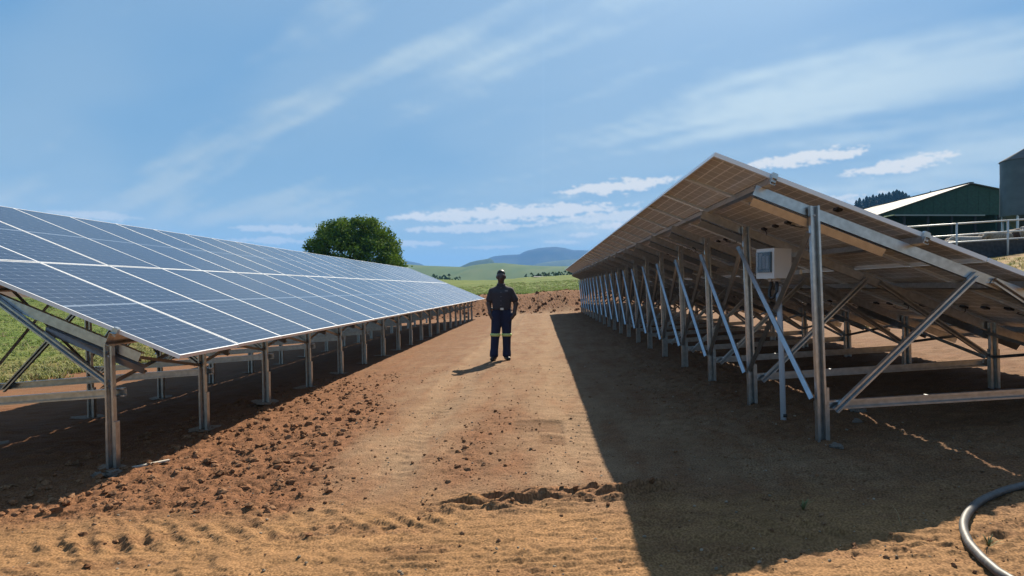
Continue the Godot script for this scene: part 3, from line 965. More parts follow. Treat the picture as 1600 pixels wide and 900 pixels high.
# ------------------------------------------------------------------ bodies from a field of tapered bones
func bone_mesh(bones: Array, cell: float, blend: float, cuts: Array = []) -> ArrayMesh:
	var lo := Vector3.INF
	var hi := -Vector3.INF
	for b in bones:
		var r := maxf(b[2], b[3]) + blend + cell * 2.0
		lo = lo.min(b[0].min(b[1]) - Vector3.ONE * r)
		hi = hi.max(b[0].max(b[1]) + Vector3.ONE * r)
	var n := Vector3i(((hi - lo) / cell).ceil()) + Vector3i.ONE
	var f := PackedFloat32Array()
	f.resize(n.x * n.y * n.z)
	f.fill(1.0)
	for b in bones:
		var a: Vector3 = b[0]
		var e: Vector3 = b[1]
		var ab := e - a
		var l2 := maxf(ab.length_squared(), 1e-9)
		var r := maxf(b[2], b[3]) + blend + cell * 1.5
		var i0 := Vector3i(((a.min(e) - Vector3.ONE * r - lo) / cell).floor()).max(Vector3i.ZERO)
		var i1 := Vector3i(((a.max(e) + Vector3.ONE * r - lo) / cell).ceil()).min(n - Vector3i.ONE)
		for z in range(i0.z, i1.z + 1):
			for y in range(i0.y, i1.y + 1):
				var row := (z * n.y + y) * n.x
				for x in range(i0.x, i1.x + 1):
					var p := lo + Vector3(x, y, z) * cell
					var t := clampf((p - a).dot(ab) / l2, 0.0, 1.0)
					var d := p.distance_to(a + ab * t) - lerpf(b[2], b[3], t)
					var g := f[row + x]
					var h := maxf(blend - absf(d - g), 0.0) / blend
					f[row + x] = minf(d, g) - h * h * blend * 0.25
	if cuts.size():
		for z in n.z:
			for y in n.y:
				for x in n.x:
					var k := (z * n.y + y) * n.x + x
					if f[k] > cell * 4.0: continue
					var p := lo + Vector3(x, y, z) * cell
					for c in cuts: f[k] = maxf(f[k], c[0].dot(p) - c[1])
	var vid := {}
	var pts := PackedVector3Array()
	var st := SurfaceTool.new()
	st.begin(Mesh.PRIMITIVE_TRIANGLES)
	st.set_smooth_group(0)
	var corner := [Vector3i(0, 0, 0), Vector3i(1, 0, 0), Vector3i(0, 1, 0), Vector3i(1, 1, 0), Vector3i(0, 0, 1), Vector3i(1, 0, 1), Vector3i(0, 1, 1), Vector3i(1, 1, 1)]
	var edges := [[0, 1], [2, 3], [4, 5], [6, 7], [0, 2], [1, 3], [4, 6], [5, 7], [0, 4], [1, 5], [2, 6], [3, 7]]
	var sx := 1
	var sy := n.x
	var sz := n.x * n.y
	for z in n.z - 1:
		for y in n.y - 1:
			for x in n.x - 1:
				var k := z * sz + y * sy + x
				var v := [f[k], f[k + sx], f[k + sy], f[k + sx + sy], f[k + sz], f[k + sx + sz], f[k + sy + sz], f[k + sx + sy + sz]]
				var m := 0
				for q in 8:
					if v[q] < 0.0: m += 1
				if m == 0 or m == 8: continue
				var sum := Vector3.ZERO
				var cnt := 0
				for e in edges:
					var va: float = v[e[0]]
					var vb: float = v[e[1]]
					if (va < 0.0) != (vb < 0.0):
						sum += Vector3(corner[e[0]]).lerp(Vector3(corner[e[1]]), va / (va - vb))
						cnt += 1
				vid[k] = pts.size()
				pts.append(lo + (Vector3(x, y, z) + sum / cnt) * cell)
	var ix := PackedInt32Array()
	for k in vid:
		var inside := f[k] < 0.0
		for ax in [[sx, sy, sz], [sy, sz, sx], [sz, sx, sy]]:
			if (f[k + ax[0]] < 0.0) == inside: continue
			var ka: int = k - ax[1]
			var kb: int = k - ax[1] - ax[2]
			var kc: int = k - ax[2]
			if not (vid.has(ka) and vid.has(kb) and vid.has(kc)): continue
			var w := [vid[k], vid[ka], vid[kb], vid[kc]]
			if not inside: w = [w[0], w[3], w[2], w[1]]
			ix.append_array(PackedInt32Array([w[0], w[2], w[1], w[0], w[3], w[2]]))
	var nor := PackedVector3Array()
	nor.resize(pts.size())
	for k in range(0, ix.size(), 3):
		var c := (pts[ix[k + 2]] - pts[ix[k]]).cross(pts[ix[k + 1]] - pts[ix[k]])
		for q in 3: nor[ix[k + q]] += c
	for k in nor.size(): nor[k] = nor[k].normalized()
	var arr := []
	arr.resize(Mesh.ARRAY_MAX)
	arr[Mesh.ARRAY_VERTEX] = pts
	arr[Mesh.ARRAY_NORMAL] = nor
	arr[Mesh.ARRAY_INDEX] = ix
	var me := ArrayMesh.new()
	me.add_surface_from_arrays(Mesh.PRIMITIVE_TRIANGLES, arr)
	return me

func both(bones: Array, a: Vector3, b: Vector3, ra: float, rb: float) -> void:
	bones.append([stance(a), stance(b), ra, rb])
	bones.append([stance(Vector3(-a.x, a.y, a.z)), stance(Vector3(-b.x, b.y, b.z)), ra, rb])

# weight on one leg: hips pushed a little aside, one foot ahead, one shoulder lower
func stance(p: Vector3) -> Vector3:
	var q := p
	q.x += 0.018 * smooth(0.2, 0.9, p.y) * (1.0 - smooth(1.1, 1.5, p.y))
	if p.y < 0.85: q.z += (0.055 if p.x < 0.0 else -0.035) * (1.0 - smooth(0.1, 0.85, p.y))
	if p.y < 0.85: q.x += (-0.012 if p.x < 0.0 else 0.006) * (1.0 - smooth(0.1, 0.85, p.y))
	if p.y > 0.75 and p.y < 1.5: q.y += 0.05 * p.x * smooth(1.1, 1.4, p.y)
	if absf(p.x) > 0.19 and p.y > 0.9 and p.y < 1.3: q.x += 0.022 if p.x > 0.0 else 0.0
	return q

func build_person() -> void:
	# local: x to the picture's right, y up, z towards the camera
	var px := -0.80
	var pz := -13.55
	var root := thing("person", "person in dark shirt and navy trousers standing with hands in pockets", "person", Vector3(px, land(px, pz) + soil_at(px, -pz)[0] + 0.004, pz), 0.06)
	var skin := flat_mat(srgb(0.075, 0.044, 0.032), 0.45)
	var shirt_m := mottled(srgb(0.062, 0.054, 0.060), 0.9, 0.0, 8.0, 0.7, 61)
	var navy := mottled(srgb(0.016, 0.026, 0.072), 0.9, 0.0, 8.0, 0.7, 62)
	var lime := flat_mat(srgb(0.50, 0.62, 0.22), 0.5)
	var boot := flat_mat(srgb(0.016, 0.014, 0.013), 0.5)
	var hair := flat_mat(srgb(0.010, 0.009, 0.008), 0.5)
	# body (skin): head, neck, trunk, arms with hands in the pockets, legs
	var body: Array = []
	body.append([Vector3(0, 1.660, 0.005), Vector3(0, 1.690, -0.012), 0.080, 0.084])
	body.append([Vector3(0, 1.585, 0.028), Vector3(0, 1.640, 0.022), 0.052, 0.072])
	body.append([Vector3(0, 1.42, -0.02), Vector3(0, 1.58, 0.0), 0.064, 0.060])
	both(body, Vector3(0.0, 1.42, -0.02), Vector3(0.165, 1.365, -0.02), 0.070, 0.055)
	both(body, Vector3(0.08, 1.31, 0.0), Vector3(0.07, 1.05, 0.01), 0.100, 0.095)
	both(body, Vector3(0.180, 1.36, -0.02), Vector3(0.258, 1.12, -0.03), 0.055, 0.045)
	both(body, Vector3(0.258, 1.12, -0.03), Vector3(0.225, 0.92, 0.03), 0.046, 0.036)
	both(body, Vector3(0.225, 0.92, 0.03), Vector3(0.195, 0.83, 0.05), 0.040, 0.030)
	for f in 4:
		var o := -0.024 + 0.016 * f
		both(body, Vector3(0.188, 0.85, 0.05 + o), Vector3(0.160, 0.785 - 0.008 * sin(f * 1.2), 0.055 + o), 0.0095, 0.008)
	both(body, Vector3(0.196, 0.88, 0.070), Vector3(0.165, 0.835, 0.098), 0.011, 0.009)
	both(body, Vector3(0.085, 0.96, 0.0), Vector3(0.105, 0.52, 0.01), 0.095, 0.062)
	both(body, Vector3(0.105, 0.52, 0.01), Vector3(0.115, 0.10, -0.01), 0.060, 0.042)
	# face
	body.append([Vector3(0, 1.655, 0.088), Vector3(0, 1.625, 0.104), 0.010, 0.016])
	both(body, Vector3(0.014, 1.620, 0.092), Vector3(0.016, 1.620, 0.092), 0.010, 0.010)
	both(body, Vector3(0.083, 1.655, 0.0), Vector3(0.085, 1.625, 0.004), 0.016, 0.012)
	both(body, Vector3(0.012, 1.588, 0.082), Vector3(0.020, 1.588, 0.078), 0.011, 0.009)
	both(body, Vector3(0.020, 1.676, 0.078), Vector3(0.042, 1.676, 0.070), 0.012, 0.011)
	put("body", bone_mesh(body, 0.011, 0.03), skin, root)
	var hb: Array = [[Vector3(0, 1.672, -0.012), Vector3(0, 1.708, -0.014), 0.084, 0.0835]]
	put("hair", bone_mesh(hb, 0.009, 0.02, [[Vector3(0, -1.0, 0.75).normalized(), -1.345]]), hair, root)
	for s in [-1, 1]:
		var eye := SphereMesh.new()
		eye.radius = 0.011
		eye.height = 0.022
		eye.radial_segments = 10
		eye.rings = 6
		put("eye", eye, flat_mat(srgb(0.35, 0.32, 0.30), 0.3), root, Vector3(0.031 * s, 1.658, 0.073))
	# shirt with short sleeves, worn loose over the belt line
	var sh: Array = []
	both(sh, Vector3(0.0, 1.430, -0.02), Vector3(0.165, 1.365, -0.02), 0.080, 0.070)
	both(sh, Vector3(0.082, 1.31, 0.005), Vector3(0.078, 1.04, 0.015), 0.116, 0.104)
	sh.append([Vector3(0, 1.28, 0.03), Vector3(0, 1.06, 0.05), 0.11, 0.115])
	both(sh, Vector3(0.180, 1.36, -0.02), Vector3(0.235, 1.205, -0.026), 0.072, 0.074)
	sh.append([Vector3(0, 1.43, -0.015), Vector3(0, 1.49, -0.010), 0.080, 0.070])
	put("shirt", bone_mesh(sh, 0.013, 0.035, [[Vector3(0, -1, 0), -1.025], [Vector3(0, 1, -0.5).normalized(), 1.350]]), shirt_m, root)
	var colr: Array = []
	for k in 8:
		var a0 := TAU * k / 8.0 + 0.39
		var a1 := TAU * (k + 1) / 8.0 + 0.39
		if sin((a0 + a1) * 0.5) > 0.9: continue
		colr.append([Vector3(cos(a0) * 0.074, 1.505 - 0.022 * sin(a0), sin(a0) * 0.070 - 0.01), Vector3(cos(a1) * 0.074, 1.505 - 0.022 * sin(a1), sin(a1) * 0.070 - 0.01), 0.014, 0.014])
	put("collar", bone_mesh(colr, 0.008, 0.012), shirt_m, root)
	for k in 5:
		var bt := SphereMesh.new()
		bt.radius = 0.006
		bt.height = 0.012
		bt.radial_segments = 8
		bt.rings = 4
		put("button", bt, flat_mat(srgb(0.25, 0.24, 0.23), 0.4), root, Vector3(0.0, 1.43 - 0.085 * k, 0.132 + 0.030 * minf(k, 1.6)))
	var lg := new_st()
	box(lg, Vector3(0.105, 1.372, 0.140), Vector3(0.060, 0.010, 0.006), Basis(Vector3.UP, 0.35))
	put("chest_logo", done(lg), flat_mat(srgb(0.35, 0.35, 0.36), 0.7), root)
	# trousers
	var tr: Array = []
	both(tr, Vector3(0.078, 1.00, 0.01), Vector3(0.092, 0.88, 0.005), 0.108, 0.112)
	both(tr, Vector3(0.092, 0.88, 0.0), Vector3(0.108, 0.50, 0.01), 0.110, 0.088)
	both(tr, Vector3(0.108, 0.50, 0.01), Vector3(0.118, 0.10, -0.005), 0.085, 0.074)
	both(tr, Vector3(0.118, 0.16, -0.005), Vector3(0.118, 0.115, 0.01), 0.080, 0.084)
	both(tr, Vector3(0.150, 0.90, 0.045), Vector3(0.145, 0.79, 0.055), 0.060, 0.055)
	put("trousers", bone_mesh(tr, 0.012, 0.022, [[Vector3(0, 1, 0), 1.035], [Vector3(0, -1, 0), -0.065]]), navy, root)
	var be: Array = []
	for k in 14:
		var a0 := TAU * k / 14.0
		var a1 := TAU * (k + 1) / 14.0
		be.append([Vector3(cos(a0) * 0.186, 1.018, sin(a0) * 0.128 + 0.012), Vector3(cos(a1) * 0.186, 1.018, sin(a1) * 0.128 + 0.012), 0.017, 0.017])
	put("belt", bone_mesh(be, 0.009, 0.01), boot, root)
	var bk := new_st()
	box(bk, Vector3(0.02, 1.018, 0.160), Vector3(0.062, 0.042, 0.010))
	put("belt_buckle", done(bk), M.steel, root)
	for s in [-1, 1]:
		var ring: Array = []
		for k in 12:
			var a0 := TAU * k / 12.0
			var a1 := TAU * (k + 1) / 12.0
			var c := stance(Vector3(0.1075 * s, 0.505, 0.010))
			ring.append([c + Vector3(cos(a0), 0, sin(a0)) * 0.070, c + Vector3(cos(a1), 0, sin(a1)) * 0.070, 0.034, 0.034])
		put("reflective_band", bone_mesh(ring, 0.008, 0.01, [[Vector3(0, 1, 0), 0.538], [Vector3(0, -1, 0), -0.472]]), lime, root)
		var bo: Array = []
		bo.append([stance(Vector3(0.118 * s, 0.05, -0.02)), stance(Vector3(0.150 * s, 0.035, 0.125)), 0.050, 0.044])
		bo.append([stance(Vector3(0.118 * s, 0.16, -0.02)), stance(Vector3(0.118 * s, 0.06, -0.02)), 0.056, 0.050])
		put("boot", bone_mesh(bo, 0.009, 0.03, [[Vector3(0, -1, 0), 0.0]]), boot, root)

# ------------------------------------------------------------------ trees
func leaf_mesh(lobes: Array, per_lobe: int, size: float, sd: int, c1: Color, c2: Color) -> ArrayMesh:
	var r := RandomNumberGenerator.new()
	r.seed = sd
	var pos := PackedVector3Array(); var nor := PackedVector3Array(); var col := PackedColorArray()
	for l in lobes:
		var c: Vector3 = l[0]
		var rad: Vector3 = l[1]
		var tone := r.randf()
		for k in int(per_lobe * rad.x * rad.x):
			var v := Vector3(r.randfn(), r.randfn(), r.randfn()).normalized()
			var q := v * pow(r.randf(), 0.30) * (1.0 + 0.16 * r.randfn())
			var p := c + q * rad
			var nn := (v + Vector3(r.randfn(), r.randfn() + 0.5, r.randfn()) * 0.75).normalized()
			var u := nn.cross(Vector3(r.randfn(), r.randfn(), r.randfn())).normalized() * size * r.randf_range(0.6, 1.35)
			var w := nn.cross(u).normalized() * size * r.randf_range(0.35, 0.75)
			var cc := c1.lerp(c2, clampf(0.05 + 0.75 * tone + r.randfn() * 0.25, 0.0, 1.0))
			# a leaf spray: two folded faces
			var pts := [p - u, p + w + nn * size * 0.15, p + u, p - w + nn * size * 0.15]
			for t in [0, 1, 2, 0, 2, 3]:
				pos.append(pts[t]); nor.append(nn); col.append(cc)
	var arr := []
	arr.resize(Mesh.ARRAY_MAX)
	arr[Mesh.ARRAY_VERTEX] = pos
	arr[Mesh.ARRAY_NORMAL] = nor
	arr[Mesh.ARRAY_COLOR] = col
	var me := ArrayMesh.new()
	me.add_surface_from_arrays(Mesh.PRIMITIVE_TRIANGLES, arr)
	return me

func leaf_material() -> StandardMaterial3D:
	var m := tinted(0.85)
	m.metallic_specular = 0.15
	m.cull_mode = BaseMaterial3D.CULL_DISABLED
	m.backlight_enabled = true
	m.backlight = Color(0.55, 0.6, 0.3)
	return m

func build_tree() -> void:
	M.leaf = leaf_material()
	M.bark = mottled(srgb(0.09, 0.07, 0.055), 0.95, 0.0, 1.0, 0.5, 64, 2.0)
	var dist := 66.0
	var mid := at(552, 400, dist)
	var gy := land(mid.x, -dist)
	var top := at(545, 335, dist).y - gy
	var half := 78.0 / FOCAL * dist
	var root := thing("round_tree", "large dense round green tree behind the blue glass panels", "tree", Vector3(mid.x, gy, -dist))
	var st := SurfaceTool.new()
	st.begin(Mesh.PRIMITIVE_TRIANGLES)
	st.set_smooth_group(0)
	tube_into(st, PackedVector3Array([Vector3(0, -0.3, 0), Vector3(0.05, 1.0, 0), Vector3(0.0, 2.0, 0.05), Vector3(0.1, 3.0, 0)]), 0.42, 10, 0.28)
	var r := RandomNumberGenerator.new()
	r.seed = 12
	var lobes: Array = []
	var cy := top * 0.44
	for k in 15:
		var an := TAU * k / 15.0 + r.randf() * 0.4
		var reach := r.randf_range(0.5, 0.8)
		var e := Vector3(cos(an) * half * reach, cy + r.randf_range(-0.1, 0.35) * top, sin(an) * half * reach)
		tube_into(st, PackedVector3Array([Vector3(0.05, 1.8 + 1.2 * r.randf(), 0), e * Vector3(0.45, 0.75, 0.45) + Vector3(0, 0.6, 0), e]), 0.16, 6, 0.03)
	st.generate_normals()
	put("trunk", st.commit(), M.bark, root)
	for k in 165:
		var outer := k < 135
		var vy := 1.0 - 1.45 * (k % 135 + 0.5) / 135.0
		var ga := k * 2.39996 + 0.3 * r.randfn()
		var v := Vector3(cos(ga) * sqrt(1.0 - vy * vy), vy, sin(ga) * sqrt(1.0 - vy * vy)) * (r.randf_range(0.82, 1.08) if outer else r.randf_range(0.45, 0.8))
		var hgt := top - cy - 0.55
		var c := Vector3(v.x * (half - 0.55), cy + v.y * hgt * (1.0 if v.y > 0 else 0.7), v.z * (half - 0.6))
		# the crown leans out lower on its right
		c.x += 0.40 * smooth(0.3, -0.5, v.y) - 0.25 * smooth(0.3, 1.0, v.y)
		lobes.append([c, Vector3.ONE * r.randf_range(0.45, 0.88) * Vector3(1.1, 0.85, 1.1)])
	put("crown", leaf_mesh(lobes, 330, 0.13, 5, Color(0.040, 0.085, 0.016), Color(0.190, 0.250, 0.045)), M.leaf, root)

func conifer_mesh(sd: int) -> ArrayMesh:
	var r := RandomNumberGenerator.new()
	r.seed = sd
	var st := new_st()
	var tiers := 9
	for t in tiers:
		var y := 0.14 + 0.80 * t / tiers
		var rad := 0.24 * (1.0 - 0.88 * float(t) / tiers) + 0.02
		var n := 9
		for k in n:
			var an := TAU * (k + 0.5 * (t % 2)) / n + r.randf() * 0.4
			var l := rad * r.randf_range(0.65, 1.25)
			var out := Vector3(cos(an), 0, sin(an))
			var side := Vector3(-out.z, 0, out.x) * l * 0.42
			var a := Vector3(0, y + 0.12, 0)
			var tip := out * l + Vector3(0, y - 0.03 - 0.05 * r.randf(), 0)
			tri(st, a, tip + side, out * l * 1.1 + Vector3(0, y, 0))
			tri(st, a, out * l * 1.1 + Vector3(0, y, 0), tip - side)
	return done(st)

func build_far_things() -> void:
	var cm := flat_mat(srgb(0.022, 0.042, 0.020), 0.9)
	var ms := [conifer_mesh(1), conifer_mesh(2), conifer_mesh(3)]
	var trunk := tube_mesh(PackedVector3Array([Vector3(0, -0.05, 0), Vector3(0, 0.3, 0), Vector3(0, 0.6, 0)]), 0.02, 5, 0.008)
	var r := RandomNumberGenerator.new()
	r.seed = 3
	# pines on the rise behind the barn: [pixel x, height in photograph pixels]
	var pines := [[1338, 8], [1343, 12], [1349, 10], [1354, 14], [1359, 13], [1364, 16], [1369, 14], [1374, 17], [1379, 18], [1384, 16], [1389, 19], [1396, 20], [1401, 22], [1405, 20], [1410, 19], [1415, 16], [1420, 12], [1427, 9], [1454, 17], [1460, 14]]
	for k in pines.size():
		var d := 600.0 + r.randf() * 12.0
		var base := at(pines[k][0], 326 - (pines[k][0] - 1340) * 0.05, d)
		var s: float = (pines[k][1] + 6) / FOCAL * d
		var o := thing("pine_tree", "dark pine among those on the rise behind the green barn", "tree", base - Vector3(0, s * 0.22, 0), r.randf() * TAU, "pines on the rise behind the barn")
		o.scale = Vector3(s * 1.3, s * 1.22, s * 1.3)
		put("crown", ms[k % 3], cm, o)
		put("trunk", trunk, M.bark, o)
	# copse in the valley, seen past the end of the glass panels
	var bush := leaf_mesh([[Vector3(0, 0.55, 0), Vector3(0.45, 0.42, 0.45)], [Vector3(0.2, 0.4, 0.1), Vector3(0.35, 0.35, 0.35)], [Vector3(-0.22, 0.42, -0.1), Vector3(0.34, 0.38, 0.34)]], 700, 0.10, 9, Color(0.02, 0.038, 0.014), Color(0.045, 0.070, 0.022))
	var btrunk := tube_mesh(PackedVector3Array([Vector3(0, -0.1, 0), Vector3(0.02, 0.2, 0), Vector3(0, 0.5, 0)]), 0.035, 6, 0.015)
	var spots := [
		["valley", 686, 437, 11, 420], ["valley", 692, 439, 13, 420], ["valley", 698, 441, 14, 420], ["valley", 704, 442, 12, 420], ["valley", 710, 444, 13, 420], ["valley", 716, 445, 10, 420], ["valley", 680, 436, 8, 420],
		["crest", 722, 444, 5, 150], ["crest", 729, 444, 6, 150], ["crest", 736, 443.5, 5, 150], ["crest", 744, 443, 4, 150],
		["yard", 829, 434, 8, 320], ["yard", 841, 433, 9, 320], ["yard", 848, 433, 10, 320], ["yard", 856, 432, 9, 320], ["yard", 863, 432, 8, 320], ["yard", 870, 431, 10, 320], ["yard", 877, 431, 9, 320], ["yard", 885, 430, 8, 320], ["yard", 893, 430, 9, 320], ["yard", 900, 430, 8, 320],
		["hedge", 857, 436, 4, 156], ["hedge", 866, 435, 4, 156], ["hedge", 874, 434.5, 4, 156], ["hedge", 884, 434, 5, 156], ["hedge", 890, 433.5, 6, 156], ["hedge", 898, 433, 5, 156], ["hedge", 822, 438, 3, 156]]
	var says := {
		"valley": ["valley_tree", "dark tree of the copse in the valley below the green hill", "trees in the valley copse"],
		"crest": ["bush", "low dark bush on the grass crest past the glass panels", "bushes on the crest"],
		"yard": ["farm_tree", "hazy tree in the line behind the far farm sheds", "trees behind the far sheds"],
		"hedge": ["hedge_bush", "low dark hedge bush beside the far farm sheds", "hedge beside the far sheds"]}
	for s in spots:
		var d: float = s[4] + r.randf() * 8.0
		var p := at(s[1], s[2], d)
		var h: float = s[3] / FOCAL * d
		var gy := minf(p.y, land(p.x, -d))
		var o := thing(says[s[0]][0], says[s[0]][1], "tree" if s[0] in ["valley", "yard"] else "bush", Vector3(p.x, gy - 0.1, -d), r.randf() * TAU, says[s[0]][2])
		var tall := p.y + h - gy
		var wide: float = maxf(h * 1.25, tall * 0.42)
		o.scale = Vector3(wide, tall, wide)
		put("crown", bush, M.leaf, o)
		put("trunk", btrunk, M.bark, o)
	# far sheds on the crest
	var dark := flat_mat(srgb(0.035, 0.035, 0.038), 0.8)
	var pale := flat_mat(srgb(0.50, 0.50, 0.48), 0.7)
	for q in [[843, 432.5, 16, 4.5, "dark low shed with flat roof on the far grass crest", dark], [824, 435.5, 12, 3.0, "small pale shed on the far grass crest", pale]]:
		var d := 158.0
		var p := at(q[0], q[1] + q[3], d)
		var gy := land(p.x, -d)
		var w: float = q[2] / FOCAL * d
		var h: float = q[3] / FOCAL * d + p.y - gy
		var o := thing("farm_shed", q[4], "shed", Vector3(p.x, gy, -d))
		var st := new_st()
		box(st, Vector3(0, h * 0.5 - 0.1, 0), Vector3(w, h, 3.0))
		put("wall", done(st), q[5], o)
		var rf := new_st()
		box(rf, Vector3(0, h - 0.03, 0), Vector3(w + 0.4, 0.14, 3.5), Basis(Vector3(1, 0, 0), 0.06))
		put("roof", done(rf), pale if q[5] == pale else dark, o)

# ------------------------------------------------------------------ farm on the right
func build_farm() -> void:
	var green := mottled(srgb(0.014, 0.075, 0.050), 0.6, 0.0, 0.6, 0.75, 81)
	var roofm := mottled(srgb(0.17, 0.17, 0.168), 0.75, 0.0, 0.5, 0.7, 82)
	var dark := flat_mat(srgb(0.03, 0.03, 0.03), 0.9)
	var d := 70.0
	var peak := at(1515.5, 287, d)
	var left := at(1372, 335.5, d)
	var right := at(1564.5, 297, d)
	var sill := at(1523, 335.5, d).y
	var gy := land(peak.x, -d) - 0.3
	var barn := thing("barn", "green clad barn with pale corrugated roof beyond the cattle pen", "barn", Vector3(peak.x, gy, -d))
	var L := left - barn.position
	var P := peak - barn.position
	var R := right - barn.position
	var S := sill - gy
	var len := 34.0
	# gable cladding as separate upright sheets
	var sheets := 22
	for k in sheets:
		var x0 := lerpf(L.x, R.x, float(k) / sheets)
		var x1 := lerpf(L.x, R.x, float(k + 1) / sheets)
		var roof_y := func(x: float) -> float: return lerpf(L.y, P.y, (x - L.x) / (P.x - L.x)) if x < P.x else lerpf(P.y, R.y, (x - P.x) / (R.x - P.x))
		var st := new_st()
		var bot := minf(S, minf(roof_y.call(x0), roof_y.call(x1)) - 0.25)
		var zf := 0.0 if k % 2 else 0.02
		var a := Vector3(x0, bot, zf); var b := Vector3(x1, bot, zf)
		var c := Vector3(x1, roof_y.call(x1) - 0.05, zf); var e := Vector3(x0, roof_y.call(x0) - 0.05, zf)
		var off := Vector3(0, 0, -0.06)
		quad(st, a, e, c, b)
		quad(st, b + off, c + off, e + off, a + off)
		quad(st, a + off, e + off, e, a)
		quad(st, b, c, c + off, b + off)
		put("cladding_sheet", done(st), green, barn)
	# roof in two slopes, each of separate sheets
	for side in 2:
		var ea := L if side == 0 else R
		for k in 10:
			var z0 := 0.35 - len * k / 10.0
			var z1 := 0.35 - len * (k + 1) / 10.0 + 0.02
			var st := new_st()
			var lift := 0.05 + (0.02 if k % 2 else 0.0)
			var ov := (ea - P).normalized() * 0.35
			var a := Vector3(P.x, P.y + lift, z0); var b := Vector3(ea.x + ov.x, ea.y + ov.y + lift, z0)
			var c := Vector3(ea.x + ov.x, ea.y + ov.y + lift, z1); var e := Vector3(P.x, P.y + lift, z1)
			var th := Vector3(0, -0.07, 0)
			quad(st, a, b, c, e); quad(st, a + th, e + th, c + th, b + th)
			quad(st, a, a + th, b + th, b); quad(st, b, b + th, c + th, c); quad(st, e, c, c + th, e + th)
			put("roof_sheet", done(st), roofm, barn)
	var rc := new_st()
	box(rc, Vector3(P.x, P.y + 0.09, 0.35 - len / 2), Vector3(0.4, 0.06, len))
	put("ridge_cap", done(rc), roofm, barn)
	var tr := new_st()
	box(tr, Vector3((L.x + R.x) * 0.5, S - 0.06, 0.05), Vector3(R.x - L.x - 3.2, 0.14, 0.10))
	put("eave_trim", done(tr), flat_mat(srgb(0.28, 0.30, 0.28), 0.6), barn)
	for k in 6:
		var st := new_st()
		var x := lerpf(L.x + 0.3, R.x - 0.15, k / 5.0)
		box(st, Vector3(x, S * 0.5 - 0.5, -0.10), Vector3(0.2, S + 1.0, 0.2))
		put("column", done(st), dark, barn)
	var back := new_st()
	box(back, Vector3((L.x + R.x) * 0.5, S * 0.5 + 0.3, -len + 0.5), Vector3(R.x - L.x - 0.4, S + 1.6, 0.2))
	box(back, Vector3(R.x - 0.15, R.y * 0.5 - 0.2, -len / 2), Vector3(0.2, R.y - 0.3, len - 1.0))
	put("wall", done(back), green, barn)
	# lower lean-to beside it
	var an := new_st()
	box(an, Vector3(R.x + 1.0, at(1570, 317, d).y - gy - 2.0, -4.0), Vector3(1.6, 4.0, 7.0))
	put("lean_to", done(an), green, barn)
	# feed silo
	var sd := 62.0
	var sl := at(1569, 252, sd)
	var rad := 2.1
	var sx := sl.x + rad
	var sg := land(sx, -sd)
	var silo := thing("feed_silo", "tall grey-green steel feed silo with conical roof beside the barn", "silo", Vector3(sx, sg, -sd))
	var sm := mottled(srgb(0.105, 0.135, 0.150), 0.5, 0.4, 0.15, 0.8, 83)
	var top := sl.y - sg
	var body_bot := at(1572, 338, sd).y - sg
	for k in 5:
		var y0 := lerpf(body_bot, top, k / 5.0)
		var y1 := lerpf(body_bot, top, (k + 1) / 5.0)
		put("steel_ring", lathe([[rad - 0.012 * (k % 2), y0], [rad - 0.012 * (k % 2), y1]], 48), sm, silo)
	put("roof", lathe([[rad + 0.08, top], [rad + 0.08, top + 0.04], [0.35, top + 1.15], [0.35, top + 1.3], [0.0, top + 1.32]], 40), roofm, silo)
	put("hopper", lathe([[0.3, body_bot - 1.7], [rad, body_bot]], 40), sm, silo)
	for k in 8:
		var a := TAU * k / 8.0 + 0.2
		var st := new_st()
		box(st, Vector3(cos(a) * (rad - 0.1), body_bot * 0.5 - 0.5, sin(a) * (rad - 0.1)), Vector3(0.14, body_bot + 1.0, 0.14))
		put("leg", done(st), M.steel, silo)
	var sign_st := new_st()
	box(sign_st, Vector3(-0.62, top - 0.45, 2.03), Vector3(0.62, 0.7, 0.02), Basis(Vector3.UP, -0.3))
	put("sign_plate", done(sign_st), flat_mat(srgb(0.55, 0.5, 0.5), 0.5), silo)
	var sg2 := new_st()
	box(sg2, Vector3(-0.64, top - 0.36, 2.046), Vector3(0.5, 0.14, 0.012), Basis(Vector3.UP, -0.3))
	put("sign_stripe", done(sg2), flat_mat(srgb(0.40, 0.06, 0.05), 0.5), silo)
	# pen fence
	var fd := 40.0
	var fence := thing("pen_fence", "pale pipe rail fence above a dark panel wall at cattle pen", "fence", Vector3.ZERO)
	var pipe := flat_mat(srgb(0.50, 0.51, 0.51), 0.5, 0.3)
	var wallm := mottled(srgb(0.045, 0.052, 0.060), 0.8, 0.0, 0.7, 0.6, 84)
	for q in [[352.5, 338.0], [371.0, 355.0], [381.5, 367.0]]:
		var a := at(1405, q[0] + 3.0, fd)
		var b := at(1690, q[1] - 1.0, fd)
		put("rail", tube_mesh(PackedVector3Array([a, a.lerp(b, 0.5), b]), 0.045, 8), pipe, fence)
	for k in 5:
		var px := 1415.0 + 80.0 * k
		var t := at(px, 352.0 - (px - 1415) * 0.045, fd)
		var g := land(t.x, -fd) - 0.3
		put("post", tube_mesh(PackedVector3Array([Vector3(t.x, g, -fd), Vector3(t.x, (g + t.y) * 0.5, -fd), t]), 0.055, 8), pipe, fence)
